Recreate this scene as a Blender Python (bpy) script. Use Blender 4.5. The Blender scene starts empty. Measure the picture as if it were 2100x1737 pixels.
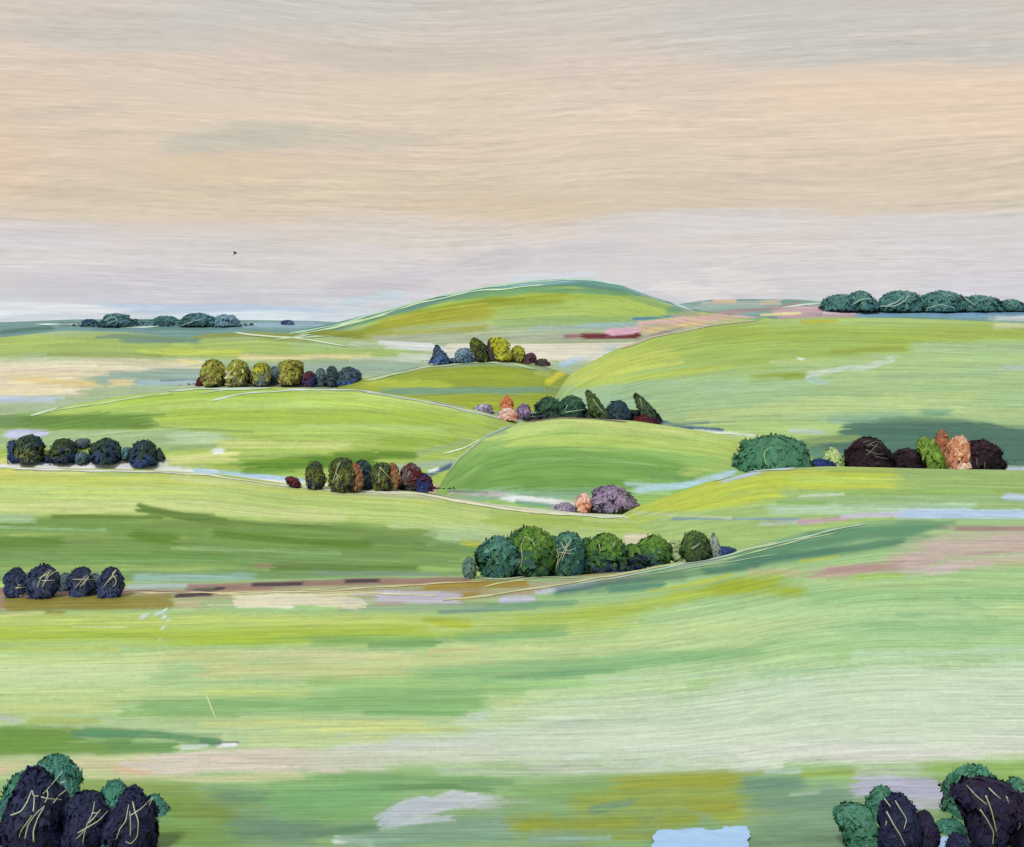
import bpy, math, random
import numpy as np
R = math.radians
C = bpy.context.scene.collection

# ------------------------------------------------------------------ camera, sky, sun, exposure
F, W, CX, HZ, CAMZ = 2041.0, 2100.0, 1050.0, 655.0, 90.0      # focal length and eye level in photo units; camera height in metres
cd = bpy.data.cameras.new('camera'); cam = bpy.data.objects.new('camera', cd); C.objects.link(cam)
cd.sensor_width = 36.0; cd.lens = 36.0 * F / W; cd.sensor_fit = 'HORIZONTAL'
cd.shift_y = -(868.5 - HZ) / W; cd.clip_end = 60000; cd.clip_start = 0.5
cam.location = (0, 0, CAMZ); cam.rotation_euler = (R(90), 0, 0)
sc = bpy.context.scene; sc.camera = cam
sc.view_settings.view_transform = 'Standard'; sc.view_settings.look = 'None'
sc.view_settings.exposure = 1.0; sc.view_settings.gamma = 1.0
EXPO = 2.0
SUN_EL, SUN_AZ = R(52), R(205)                                   # sun behind the viewer's left shoulder
sd = bpy.data.lights.new('sun', 'SUN'); sd.energy = 1.45; sd.angle = R(11); sd.color = (1.0, .975, .94)
sun = bpy.data.objects.new('sun', sd); C.objects.link(sun)
from mathutils import Vector
sv = Vector((math.sin(SUN_AZ) * math.cos(SUN_EL), math.cos(SUN_AZ) * math.cos(SUN_EL), math.sin(SUN_EL)))
sun.rotation_euler = sv.to_track_quat('Z', 'Y').to_euler(); sun.location = (0, 0, 400)

def lin(c):
    c = np.asarray(c, float) / 255.0
    return np.where(c <= .04045, c / 12.92, ((c + .055) / 1.055) ** 2.4)

# sky: streaked evening cloud deck over a clear-sky model, all in compass direction and height angle
wd = bpy.data.worlds.new('World'); sc.world = wd; wd.use_nodes = True
nt = wd.node_tree; nt.nodes.clear()
def nn(tree, typ, **kw):
    n = tree.nodes.new(typ)
    for k, v in kw.items():
        if k == 'ins':
            for i, val in v.items():
                if isinstance(val, bpy.types.NodeSocket): tree.links.new(val, n.inputs[i])
                else: n.inputs[i].default_value = val
        else: setattr(n, k, v)
    return n
def mth(tree, op, a, b=None, c=None, clamp=False):
    ins = {0: a}
    if b is not None: ins[1] = b
    if c is not None: ins[2] = c
    return nn(tree, 'ShaderNodeMath', operation=op, use_clamp=clamp, ins=ins).outputs[0]
tc = nn(nt, 'ShaderNodeTexCoord')
sp = nn(nt, 'ShaderNodeSeparateXYZ', ins={0: tc.outputs['Generated']})
X, Y, Z = sp.outputs
az = mth(nt, 'MULTIPLY', mth(nt, 'ARCTAN2', X, Y), F)
hl = mth(nt, 'SQRT', mth(nt, 'ADD', mth(nt, 'MULTIPLY', X, X), mth(nt, 'ADD', mth(nt, 'MULTIPLY', Y, Y), 1e-5)))
el = mth(nt, 'MULTIPLY', mth(nt, 'DIVIDE', Z, hl), F)
def noise(vec, scale, detail=2.0, rough=.5):
    return nn(nt, 'ShaderNodeTexNoise', noise_dimensions='2D', ins={'Vector': vec, 'Scale': scale, 'Detail': detail, 'Roughness': rough}).outputs[0]
def comb(a, b): return nn(nt, 'ShaderNodeCombineXYZ', ins={0: a, 1: b}).outputs[0]
# the strokes of cloud bow gently
bow = noise(comb(mth(nt, 'MULTIPLY', az, 1 / 900), mth(nt, 'MULTIPLY', el, 1 / 260)), 1.0, 1.0)
el_b = mth(nt, 'ADD', el, mth(nt, 'MULTIPLY', mth(nt, 'SUBTRACT', bow, .5), 62.0))
streak1 = noise(comb(mth(nt, 'MULTIPLY', az, 1 / 330), mth(nt, 'MULTIPLY', el_b, 1 / 11.0)), 1.0, 3.0, .62)
streak2 = noise(comb(mth(nt, 'MULTIPLY', az, 1 / 70), mth(nt, 'MULTIPLY', el_b, 1 / 3.1)), 1.0, 2.0, .6)
streak3 = noise(comb(mth(nt, 'MULTIPLY', az, 1 / 420), mth(nt, 'MULTIPLY', el_b, 1 / 30.0)), 1.0, 2.0, .55)
tooth = noise(comb(mth(nt, 'MULTIPLY', az, 1 / 34.0), mth(nt, 'MULTIPLY', el_b, 1 / 4.4)), 1.0, 1.0)
st = mth(nt, 'ADD', mth(nt, 'MULTIPLY', streak1, .6), mth(nt, 'MULTIPLY', streak2, .4))
P = comb(az, mth(nt, 'ADD', el, mth(nt, 'MULTIPLY', mth(nt, 'SUBTRACT', streak3, .5), 34.0)))

def sky_pt(px, py):
    a = math.atan((px - CX) / F)
    return (a * F, (HZ - py) / F * math.cos(a) * F, 0)
ramp = nn(nt, 'ShaderNodeValToRGB')
LO, HI = -80.0, 900.0
spP = nn(nt, 'ShaderNodeSeparateXYZ', ins={0: P})
nt.links.new(mth(nt, 'DIVIDE', mth(nt, 'SUBTRACT', spP.outputs[1], LO), HI - LO), ramp.inputs[0])
SKY = [(-250, (194, 194, 190)), (0, (207, 198, 186)), (90, (212, 199, 184)), (160, (218, 200, 182)), (250, (221, 202, 180)),
       (330, (216, 197, 174)), (420, (211, 193, 169)), (470, (214, 200, 188)), (510, (212, 203, 200)), (570, (210, 204, 206)),
       (615, (203, 203, 209)), (640, (206, 214, 222)), (700, (205, 214, 220))]
els = ramp.color_ramp.elements
SK = sorted([((HZ - y - LO) / (HI - LO), lin(c)) for y, c in SKY], key=lambda e: e[0])
els[0].position = SK[0][0]; els[0].color = (*SK[0][1], 1)
els[1].position = SK[-1][0]; els[1].color = (*SK[-1][1], 1)
for p_, c_ in SK[1:-1]:
    e = els.new(p_); e.color = (*c_, 1)
# node group: one cloud stroke from A to B
g = bpy.data.node_groups.new('cloud_stroke', 'ShaderNodeTree')
for nm, typ in (('Base', 'NodeSocketColor'), ('P', 'NodeSocketVector'), ('St', 'NodeSocketFloat'), ('A', 'NodeSocketVector'), ('AB', 'NodeSocketVector'),
                ('InvLen2', 'NodeSocketFloat'), ('InvW', 'NodeSocketFloat'), ('Col', 'NodeSocketColor'), ('Op', 'NodeSocketFloat')):
    g.interface.new_socket(nm, in_out='INPUT', socket_type=typ)
g.interface.new_socket('Out', in_out='OUTPUT', socket_type='NodeSocketColor')
gi = g.nodes.new('NodeGroupInput').outputs
def vm(op, a, b=None, s=None):
    n = g.nodes.new('ShaderNodeVectorMath'); n.operation = op
    g.links.new(a, n.inputs[0])
    if b is not None: g.links.new(b, n.inputs[1])
    if s is not None: g.links.new(s, n.inputs['Scale'])
    return n
pa = vm('SUBTRACT', gi['P'], gi['A']).outputs[0]
tq = mth(g, 'MULTIPLY', vm('DOT_PRODUCT', pa, gi['AB']).outputs['Value'], gi['InvLen2'])
dd = vm('LENGTH', vm('SUBTRACT', pa, vm('SCALE', gi['AB'], s=tq).outputs[0]).outputs[0]).outputs['Value']
al_ = mth(g, 'MULTIPLY', mth(g, 'SUBTRACT', tq, .5), 1.75)
al_ = mth(g, 'POWER', mth(g, 'ABSOLUTE', al_), 3.0)
pe_ = mth(g, 'MULTIPLY', dd, gi['InvW'])
e_ = mth(g, 'SUBTRACT', 1.0, mth(g, 'ADD', mth(g, 'MULTIPLY', pe_, pe_), al_))
e_ = mth(g, 'ADD', mth(g, 'MULTIPLY', e_, 1.25), mth(g, 'MULTIPLY', mth(g, 'SUBTRACT', gi['St'], .5), 1.7), clamp=True)
e_ = mth(g, 'MULTIPLY', mth(g, 'MULTIPLY', e_, e_), mth(g, 'SUBTRACT', 3.0, mth(g, 'MULTIPLY', e_, 2.0)))
fac = mth(g, 'MULTIPLY', e_, gi['Op'])
mx = nn(g, 'ShaderNodeMix', data_type='RGBA')
g.links.new(fac, mx.inputs[0]); g.links.new(gi['Base'], mx.inputs[6]); g.links.new(gi['Col'], mx.inputs[7])
go = g.nodes.new('NodeGroupOutput'); g.links.new(mx.outputs[2], go.inputs[0])
CLOUDS = [  # x0,y0, x1,y1, half width, colour, opacity
    (1300, 50, 2300, 60, 62, (197, 195, 187), .55), (1500, 112, 2300, 100, 24, (197, 194, 184), .5), (300, 20, 900, 10, 40, (204, 200, 190), .6),
    (0, 60, 500, 70, 30, (199, 194, 185), .6), (600, 110, 1100, 120, 22, (200, 192, 174), .6),
    (1500, 200, 2400, 218, 66, (229, 205, 178), .8), (1250, 250, 1900, 260, 28, (222, 203, 178), .7), (600, 190, 1150, 180, 34, (220, 203, 178), .7),
    (-200, 320, 90, 330, 70, (224, 198, 168), .6), (-200, 200, 180, 190, 30, (221, 198, 172), .6), (0, 240, 250, 215, 14, (204, 190, 170), .6),
    (330, 300, 640, 272, 24, (192, 186, 168), .7), (450, 268, 900, 290, 20, (200, 190, 170), .6), (300, 352, 620, 344, 26, (221, 198, 162), .5),
    (600, 390, 1000, 350, 18, (220, 202, 174), .6), (1000, 340, 1500, 330, 26, (218, 201, 176), .6), (1250, 380, 1700, 372, 8, (203, 190, 170), .5),
    (800, 420, 1250, 430, 22, (211, 191, 160), .6), (0, 430, 700, 425, 24, (213, 196, 168), .6), (1500, 410, 2200, 390, 30, (214, 198, 176), .6),
    (-100, 490, 250, 485, 22, (210, 202, 205), .75), (250, 505, 700, 510, 20, (207, 200, 196), .6), (700, 480, 1000, 490, 14, (209, 200, 186), .6),
    (1180, 460, 1700, 450, 26, (211, 205, 204), .7), (1700, 480, 2300, 470, 32, (209, 203, 203), .7), (1850, 540, 2300, 550, 28, (206, 201, 206), .6),
    (660, 600, 900, 565, 20, (196, 191, 198), .8), (900, 560, 1100, 520, 22, (196, 190, 194), .75), (1100, 525, 1300, 510, 22, (202, 196, 199), .75),
    (1290, 525, 1450, 570, 24, (208, 201, 203), .75), (1440, 560, 1600, 598, 22, (219, 212, 211), .75), (1330, 590, 1500, 610, 12, (222, 216, 214), .7),
    (0, 580, 500, 575, 24, (199, 195, 203), .65), (100, 612, 700, 608, 12, (200, 198, 208), .6),
    (180, 628, 700, 636, 10, (178, 199, 221), .8), (-100, 640, 260, 637, 8, (226, 230, 232), .85), (300, 645, 640, 646, 6, (213, 226, 232), .8),
    (1900, 590, 2300, 600, 20, (209, 206, 218), .6), (700, 622, 830, 605, 8, (188, 206, 217), .7), (1030, 575, 1230, 566, 5, (205, 218, 226), .6)]
col = ramp.outputs[0]
for (x0, y0, x1, y1, w, c, op) in CLOUDS:
    A, B = sky_pt(x0, y0), sky_pt(x1, y1)
    AB = (B[0] - A[0], B[1] - A[1], 0)
    n = nt.nodes.new('ShaderNodeGroup'); n.node_tree = g
    nt.links.new(col, n.inputs['Base']); nt.links.new(P, n.inputs['P']); nt.links.new(st, n.inputs['St'])
    n.inputs['A'].default_value = A; n.inputs['AB'].default_value = AB
    n.inputs['InvLen2'].default_value = 1 / (AB[0] ** 2 + AB[1] ** 2); n.inputs['InvW'].default_value = 1 / (w * 1.5)
    n.inputs['Col'].default_value = (*lin(c), 1); n.inputs['Op'].default_value = op
    col = n.outputs[0]
amp = mth(nt, 'ADD', mth(nt, 'MULTIPLY', noise(comb(mth(nt, 'MULTIPLY', az, 1 / 420), mth(nt, 'MULTIPLY', el_b, 1 / 70)), 1.0, 2.0), 1.9), .05)
rip0 = mth(nt, 'ADD', mth(nt, 'MULTIPLY', mth(nt, 'SUBTRACT', st, .5), .52), mth(nt, 'MULTIPLY', mth(nt, 'SUBTRACT', tooth, .5), .17))
bold = mth(nt, 'MULTIPLY', mth(nt, 'SUBTRACT', mth(nt, 'POWER', noise(comb(mth(nt, 'MULTIPLY', az, 1 / 260), mth(nt, 'MULTIPLY', mth(nt, 'ADD', el_b, mth(nt, 'MULTIPLY', bow, 60.0)), 1 / 7.5)), 1.0, 2.0, .4), 5.0), .03), .30)
rip = mth(nt, 'ADD', mth(nt, 'MULTIPLY', rip0, amp), bold)
gain = mth(nt, 'MULTIPLY', mth(nt, 'ADD', rip, 1.0), 10.25 / EXPO)      # background strength is 0.1
cl = nn(nt, 'ShaderNodeVectorMath', operation='SCALE', ins={0: col, 'Scale': gain}).outputs[0]
nis = nn(nt, 'ShaderNodeTexSky', sky_type='NISHITA', sun_disc=False, sun_elevation=SUN_EL, sun_rotation=SUN_AZ)
mixs = nn(nt, 'ShaderNodeMix', data_type='RGBA', ins={0: .95, 6: nis.outputs[0], 7: cl})
bg = nn(nt, 'ShaderNodeBackground', ins={0: mixs.outputs[2], 1: .1})
nt.links.new(bg.outputs[0], nn(nt, 'ShaderNodeOutputWorld').inputs[0])

# ------------------------------------------------------------------ helpers
K = 1.36                                # how bright a white surface shows: base colour = seen colour / K
rng = np.random.default_rng(7); random.seed(7)
def hashn(ix, iy, seed):
    h = (ix.astype(np.int64) * 374761393 + iy.astype(np.int64) * 668265263 + seed * 1442695041) & 0xffffffff
    h = ((h ^ (h >> 13)) * 1274126177) & 0xffffffff
    return ((h ^ (h >> 16)) & 0xffff) / 65535.0
def vn(x, y, seed=0):
    ix, iy = np.floor(x), np.floor(y); fx, fy = x - ix, y - iy
    fx = fx * fx * (3 - 2 * fx); fy = fy * fy * (3 - 2 * fy)
    a, b = hashn(ix, iy, seed), hashn(ix + 1, iy, seed); c, d = hashn(ix, iy + 1, seed), hashn(ix + 1, iy + 1, seed)
    return (a * (1 - fx) + b * fx) * (1 - fy) + (c * (1 - fx) + d * fx) * fy
def sm(x): x = np.clip(x, 0, 1); return x * x * (3 - 2 * x)
def pts(s): return np.array([[float(v) for v in q.split(',')] for q in s.split()])

def mat(name, attr='col', rough=.6, spec=.25, grain=.10, scale=3.0):
    m = bpy.data.materials.new(name); m.use_nodes = True; t = m.node_tree; b = t.nodes['Principled BSDF']
    a = nn(t, 'ShaderNodeAttribute', attribute_name=attr)
    n = nn(t, 'ShaderNodeTexNoise', ins={'Scale': scale, 'Detail': 3.0}); o = nn(t, 'ShaderNodeTexCoord')
    t.links.new(o.outputs['Object'], n.inputs['Vector'])
    s = mth(t, 'ADD', mth(t, 'MULTIPLY', mth(t, 'SUBTRACT', n.outputs[0], .5), grain * 2), 1.0)
    v = nn(t, 'ShaderNodeVectorMath', operation='SCALE', ins={0: a.outputs['Color'], 'Scale': s})
    t.links.new(v.outputs[0], b.inputs['Base Color'])
    b.inputs['Roughness'].default_value = rough; b.inputs['Specular IOR Level'].default_value = spec
    return m
M_LAND = mat('meadow_ground', rough=.62, spec=.22, grain=.06, scale=.35)
M_LEAF = mat('foliage', rough=.65, spec=.12, grain=.10, scale=4.0)
t_ = M_LEAF.node_tree; b_ = t_.nodes['Principled BSDF']; tr_ = t_.nodes.new('ShaderNodeBsdfTranslucent'); ms_ = t_.nodes.new('ShaderNodeMixShader')
t_.links.new(b_.inputs['Base Color'].links[0].from_socket, tr_.inputs[0]); ms_.inputs[0].default_value = .12
t_.links.new(b_.outputs[0], ms_.inputs[1]); t_.links.new(tr_.outputs[0], ms_.inputs[2]); t_.links.new(ms_.outputs[0], t_.nodes['Material Output'].inputs[0])
M_BARK = mat('bark', rough=.8, spec=.15, grain=.2, scale=6.0)
M_TWIG = mat('pale_twig', rough=.6, spec=.2, grain=.12, scale=5.0)
M_WATER = mat('pond_water', rough=.5, spec=.25, grain=.05, scale=1.0)
M_FEATHER = mat('feathers', rough=.6, spec=.2, grain=.1, scale=8.0)

def make_mesh(name, V, faces, cols, material, parent=None, smooth=True, loc=None, normals=None):
    me = bpy.data.meshes.new(name); V = np.asarray(V, np.float32)
    faces = [f for f in faces] if not isinstance(faces, np.ndarray) else faces
    if isinstance(faces, np.ndarray):
        nf, k = faces.shape
        me.vertices.add(len(V)); me.vertices.foreach_set('co', V.ravel())
        me.loops.add(nf * k); me.loops.foreach_set('vertex_index', faces.astype(np.int32).ravel())
        me.polygons.add(nf); me.polygons.foreach_set('loop_start', np.arange(0, nf * k, k, dtype=np.int32))
        me.update(calc_edges=True)
    else:
        me.from_pydata([tuple(v) for v in V], [], faces)
    if smooth: me.polygons.foreach_set('use_smooth', np.ones(len(me.polygons), bool))
    cols = np.asarray(cols, np.float32)
    if cols.ndim == 1: cols = np.tile(cols, (len(V), 1))
    a = me.color_attributes.new('col', 'FLOAT_COLOR', 'POINT')
    a.data.foreach_set('color', np.concatenate([cols, np.ones((len(V), 1), np.float32)], 1).astype(np.float32).ravel())
    me.materials.append(material); me.validate(); me.update()
    if normals is not None: me.normals_split_custom_set_from_vertices(normals.astype(np.float32))
    o = bpy.data.objects.new(name, me); C.objects.link(o)
    if parent: o.parent = parent
    if loc is not None: o.location = loc
    return o

# ------------------------------------------------------------------ the land: hills one behind the other
def curve(p, win=70):
    p = np.asarray(p, float)
    gx = np.arange(-700, 2900, 4.0); gy = np.interp(gx, p[:, 0], p[:, 1])
    k = np.hanning(int(win / 4) | 1); k /= k.sum()
    pad = len(k) // 2
    gy = np.convolve(np.pad(gy, pad, mode='edge'), k, mode='valid')
    return lambda x: np.interp(x, gx, gy)
def unproject(px, py, Yd): return np.stack([(px - CX) / F * Yd, Yd, CAMZ - Yd * (py - HZ) / F], -1)

class Layer:
    def __init__(s, name, crest, Yc, bot, Yb, p=.55, x0=-380, x1=2480, base=(170, 195, 100), rowpx=1.9, back=1.0, relief=1.0, win=70):
        s.name, s.p, s.x0, s.x1, s.base, s.rowpx, s.back, s.relief = name, p, x0, x1, base, rowpx, back, relief
        s.crest, s.Yc, s.bot, s.Yb = curve(pts(crest), win), curve(pts(Yc), 200), curve(pts(bot), 120), curve(pts(Yb), 200)
        s.strokes = []
    def depth(s, px, py):
        c, b = s.crest(px), s.bot(px)
        t = np.clip((py - c) / (b - c), 0, 1)
        return s.Yc(px) - (s.Yc(px) - s.Yb(px)) * t ** s.p
    def at(s, px, py):
        py = max(py, float(s.crest(px)) + .3); return unproject(np.float64(px), np.float64(py), s.depth(np.float64(px), py))
    def build(s, idx):
        mid = np.arange(max(s.x0, -24), min(s.x1, 2124) + .1, 2.0)
        px = np.concatenate([np.arange(s.x0, -24, 10.0), mid, np.arange(2134, s.x1 + .1, 10.0)])
        c, b = s.crest(px), s.bot(px)
        n = int(np.max(b - c) / s.rowpx); t = np.linspace(0, 1, n) ** 1.12
        T, PX = np.meshgrid(t, px, indexing='ij'); CR = c[None]; PY = CR + (b - c)[None] * T
        D = s.Yc(px)[None] - (s.Yc(px) - s.Yb(px))[None] * T ** s.p
        # colour patches of the fields, each with ragged bristly edges
        q = PY - CR * (1 - np.clip(T * 1.3, 0, 1)) ; sd_ = idx * 101
        seen = (PY < 1760)
        st1 = vn(PX / 130, q / 3.4, sd_ + 1); st2 = vn(PX / 48, q / 2.3, sd_ + 2); st3 = vn(PX / 300, q / 11, sd_ + 3)
        st4 = vn(PX / 28, q / 4.6, sd_ + 4)
        tooth = .6 * vn(PX / 13, q / 3.9, sd_ + 5) + .4 * vn(PX / 4.6, PY / 3.8, sd_ + 6)
        col = np.tile(lin(s.base), PX.shape + (1,)).astype(np.float64)
        rel = .45 * st1 + .35 * st2 + .2 * st4
        def lay(P, w, cc, a, soft, seed, jit=1.0):
            nonlocal col, rel
            pad = w * 1.9 + 4
            x_lo, x_hi = P[:, 0].min() - pad, P[:, 0].max() + pad
            j0, j1 = np.searchsorted(px, x_lo), np.searchsorted(px, x_hi)
            if j1 <= j0: return
            sub = PY[:, j0:j1]; y_lo, y_hi = P[:, 1].min() - pad, P[:, 1].max() + pad
            rr = np.where((sub.min(1) <= y_hi) & (sub.max(1) >= y_lo))[0]
            if not len(rr): return
            i0, i1 = rr[0], rr[-1] + 1
            x, y = PX[i0:i1, j0:j1], PY[i0:i1, j0:j1]
            best = np.full(x.shape, 1e9); S = np.zeros(x.shape); Sd = np.zeros(x.shape); acc = 0.0
            if len(P) == 1: P = np.array([P[0] - [.5, 0], P[0] + [.5, 0]])
            tot = sum(np.hypot(*(P[k + 1] - P[k])) for k in range(len(P) - 1))
            for k in range(len(P) - 1):
                a0, d = P[k], P[k + 1] - P[k]; L = max(np.hypot(*d), 1e-6)
                u = ((x - a0[0]) * d[0] + (y - a0[1]) * d[1]) / L
                uc = np.clip(u, 0, L)
                dist = np.hypot(x - a0[0] - uc * d[0] / L, y - a0[1] - uc * d[1] / L)
                sg = ((x - a0[0]) * d[1] - (y - a0[1]) * d[0]) / L
                mk = dist < best
                best = np.where(mk, dist, best); S = np.where(mk, acc + u, S); Sd = np.where(mk, sg, Sd); acc += L
            bn = .6 * vn(S / 75 + seed, Sd / 2.7, seed) + .4 * vn(S / 26, Sd / 1.9 + seed, seed + 9)
            wob = vn(S / 60 + seed * .37, np.sign(Sd) * 3.3 + seed, seed + 3) - .5
            side = np.where((S > 0) & (S < tot), np.abs(Sd), best)
            jit_e = (vn(Sd / 3.1 + 7, S * 0 + seed, seed + 5) - .5) * min(w * 2.6, tot * .5)
            endd = (np.minimum(S, tot - S) + w * .75 + jit_e) / (w * (.5 + soft) + 2)
            ew = w * (1 + .5 * wob) - side
            tex_ = ((bn - .5) * .9 + (tooth[i0:i1, j0:j1] - .5) * .6) * jit * (1.15 - .65 * min(soft, 1.2))
            e = np.minimum(ew / (soft * w + 1.2), endd * 1.0) + tex_
            al = sm(e * .7 + .30) * a
            cv = lin(cc) * (1 + .16 * (bn[..., None] - .5))
            col[i0:i1, j0:j1] = col[i0:i1, j0:j1] * (1 - al[..., None]) + cv * al[..., None]
            ridge = np.exp(-((ew) / (1.6)) ** 2) * .45 * (soft < .4)
            rel[i0:i1, j0:j1] = rel[i0:i1, j0:j1] * (1 - al) + al * (bn * .95 + .1 + ridge * a)
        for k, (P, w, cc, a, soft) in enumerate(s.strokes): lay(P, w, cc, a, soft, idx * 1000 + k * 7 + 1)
        # shorter mowing and grazing streaks that follow the hill
        r2 = np.random.default_rng(idx + 50)
        vis_x = (max(s.x0, -20), min(s.x1, 2120)); nst = int((vis_x[1] - vis_x[0]) * min(float(np.mean(np.clip(b, 0, 1740) - c)), 700) / 2300)
        for k in range(nst):
            x = r2.uniform(*vis_x); tq = r2.uniform(.02, .97); L = r2.uniform(30, 190); w = r2.uniform(1.6, 6.5)
            cx_, bx_ = s.crest(x), s.bot(x); y = cx_ + (bx_ - cx_) * tq
            if y > 1750: continue
            xs = np.array([x - L / 2, x, x + L / 2]); fall = (1 - tq) ** 1.5
            ys = y + (s.crest(xs) - cx_) * fall
            j = min(np.searchsorted(px, x), len(px) - 1); i = min(int(np.searchsorted(t, tq)), n - 1)
            base = np.clip(col[i, j], 1e-4, 1) * (1 + r2.normal(0, .085)) * (1 + r2.normal(0, .03, 3))
            srgb = np.where(base <= .0031308, base * 12.92, 1.055 * np.clip(base, 1e-6, 1) ** (1 / 2.4) - .055) * 255
            lay(np.stack([xs, ys], 1), w, srgb, r2.uniform(.3, .7), .8, 7000 + idx * 400 + k)
        tex = 1 + .32 * (st1 - .5) + .16 * (st2 - .5) + .10 * (st3 - .5) + .20 * (tooth - .5)
        col = np.clip(col * tex[..., None] / K * ([1.0, 1.035, 1.06] if s.name == 'ground' else [.99, .99, 1.10]), .004, .85)
        XYZ = unproject(PX, PY, D)
        XYZ[..., 2] += (rel - .5 + .35 * (tooth - .5)) * 2.1 * s.relief * D / F * np.clip(T * 14, 0, 1) * np.where(seen, 1, .2)
        # the far side of the crest
        br = []; bc = []
        for d in (900, 420, 200, 90, 36, 12, 4):
            d *= s.back; yb = s.Yc(px) + d
            z0 = XYZ[0, :, 2] - CAMZ
            z = z0 * yb / s.Yc(px) - .05 * d - .00012 * d * d * (0 if s.back > 3 else 1)
            if s.back > 3: z = z0 * yb / s.Yc(px) - .003 * d
            br.append(np.stack([(px - CX) / F * yb, yb, z + CAMZ], -1)); bc.append(col[0])
        V = np.concatenate([np.stack(br), XYZ], 0); Cc = np.concatenate([np.stack(bc), col], 0)
        if s.name == 'ground':          # run the nearest ground on under the viewer
            last = V[-1]
            ex = [last * [1, 0, 1] + np.array([0, yy, dz]) for yy, dz in ((40, -4), (0, -6), (-120, -8))]
            V = np.concatenate([V, np.stack(ex)], 0); Cc = np.concatenate([Cc, np.stack([col[-1]] * 3)], 0)
        h, w_ = V.shape[:2]; I = np.arange(h * w_).reshape(h, w_)
        q_ = np.stack([I[1:, :-1], I[1:, 1:], I[:-1, 1:], I[:-1, :-1]], -1).reshape(-1, 4)
        o = make_mesh(s.name, V.reshape(-1, 3), q_, Cc.reshape(-1, 3), M_LAND)
        o['kind'] = 'structure'
        return o

LY = {}
LY['far'] = Layer('hills', '-700,662 0,661 150,655 300,654 500,656 640,658 760,664 900,675 1300,640 1400,622 1460,614 1560,613 1640,614 1700,620 1800,628 2100,632 2900,636',
    '0,1750 2100,1650', '0,730', '0,1400 2100,1300', base=(112, 152, 140), back=12.0, relief=.8)
LY['summit'] = Layer('hill', '380,725 440,704 560,686 680,664 790,636 900,607 1000,587 1100,575 1190,570 1260,580 1330,606 1420,634 1480,642 1600,655 1720,690 1800,720',
    '400,1330 1200,1290 1800,1250', '400,740', '400,1190', x0=380, x1=1780, base=(165, 195, 85), win=60)
LY['plain'] = Layer('plain', '-700,694 0,692 130,678 260,681 370,693 440,684 520,680 640,686 740,696 900,704 1100,705 1300,702 1450,690 1600,700 2900,720',
    '0,1150', '0,870', '0,590', p=.6, base=(168, 192, 145))
LY['knoll'] = Layer('hill', '640,830 690,792 760,774 870,750 960,740 1040,740 1110,750 1170,768 1240,810', '0,760', '0,850', '0,640', x0=640, x1=1240, base=(150, 166, 52), win=50)
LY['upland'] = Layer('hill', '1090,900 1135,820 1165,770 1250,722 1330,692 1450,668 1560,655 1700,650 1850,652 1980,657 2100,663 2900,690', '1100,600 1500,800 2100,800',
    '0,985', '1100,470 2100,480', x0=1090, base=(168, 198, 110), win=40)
LY['left_hill'] = Layer('hill', '-700,885 0,852 90,842 250,812 400,797 560,794 740,800 880,821 980,842 1060,864 1130,905', '0,570', '0,1040', '0,475', x1=1130, base=(165, 190, 90), win=60)
LY['middle_hill'] = Layer('hill', '860,1060 915,975 940,938 1000,888 1070,865 1160,855 1300,863 1450,885 1560,908 1700,950 1800,1000', '0,445', '0,1090', '0,350', x0=860, x1=1800, base=(150, 190, 100), win=44)
LY['right_field'] = Layer('field', '1240,1075 1300,1042 1450,988 1560,963 1700,956 1900,961 2100,964 2900,970', '0,345', '0,1150', '0,285', x0=1240, base=(160, 190, 112), win=60)
LY['left_field'] = Layer('field', '-700,950 0,958 300,963 450,972 600,993 850,1006 1000,1032 1190,1052 1300,1056 1500,1074 1650,1082 1760,1130', '0,338', '0,1280', '0,240', x1=1760, base=(175, 202, 108), win=60)
LY['near'] = Layer('ground', '-700,1208 0,1203 250,1197 450,1191 600,1187 800,1182 960,1180 1150,1178 1300,1166 1420,1147 1500,1130 1650,1090 1800,1067 1950,1064 2100,1066 2900,1060',
    '0,228 1000,228 1600,250 2100,272', '0,1880', '0,68', p=.5, base=(165, 202, 138), rowpx=1.9)

def S(layer, path, w, c, a=.92, soft=None):
    if soft is None: soft = .95 if layer == 'near' and w > 9 else .55
    LY[layer].strokes.append((pts(path), w, c, a, soft))
L = 'far'
S(L, '-380,668 160,668', 10, (112, 152, 148)); S(L, '0,681 110,672', 6, (72, 118, 102)); S(L, '150,668 480,670', 10, (118, 156, 158))
S(L, '120,664 300,668', 5, (88, 130, 118)); S(L, '480,666 760,668', 8, (146, 178, 188)); S(L, '300,674 460,672', 6, (100, 142, 132))
S(L, '1380,635 1700,630', 12, (148, 176, 160)); S(L, '1440,622 1600,622', 5, (176, 188, 168)); S(L, '1465,617 1505,617', 5, (216, 190, 150)); S(L, '1560,620 1600,618', 5, (205, 190, 160))
S(L, '1340,652 1480,643 1600,630 1640,622', 5, (166, 140, 136)); S(L, '1590,640 1700,636 1770,642', 9, (205, 168, 170)); S(L, '1600,650 1750,650', 7, (190, 155, 160))
S(L, '1560,646 1640,642', 3, (222, 214, 140)); S(L, '1690,640 1800,640', 5, (216, 200, 200)); S(L, '1760,648 1850,643 2480,644', 10, (118, 162, 186)); S(L, '1850,637 2480,639', 3, (70, 116, 122)); S(L, '2040,652 2200,652', 5, (214, 220, 205))
L = 'summit'
S(L, '500,700 1500,690', 40, (166, 178, 142)); S(L, '560,692 700,666 800,638 900,611 1000,592 1100,581 1190,578 1300,600 1400,634', 13, (85, 135, 124))
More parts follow.
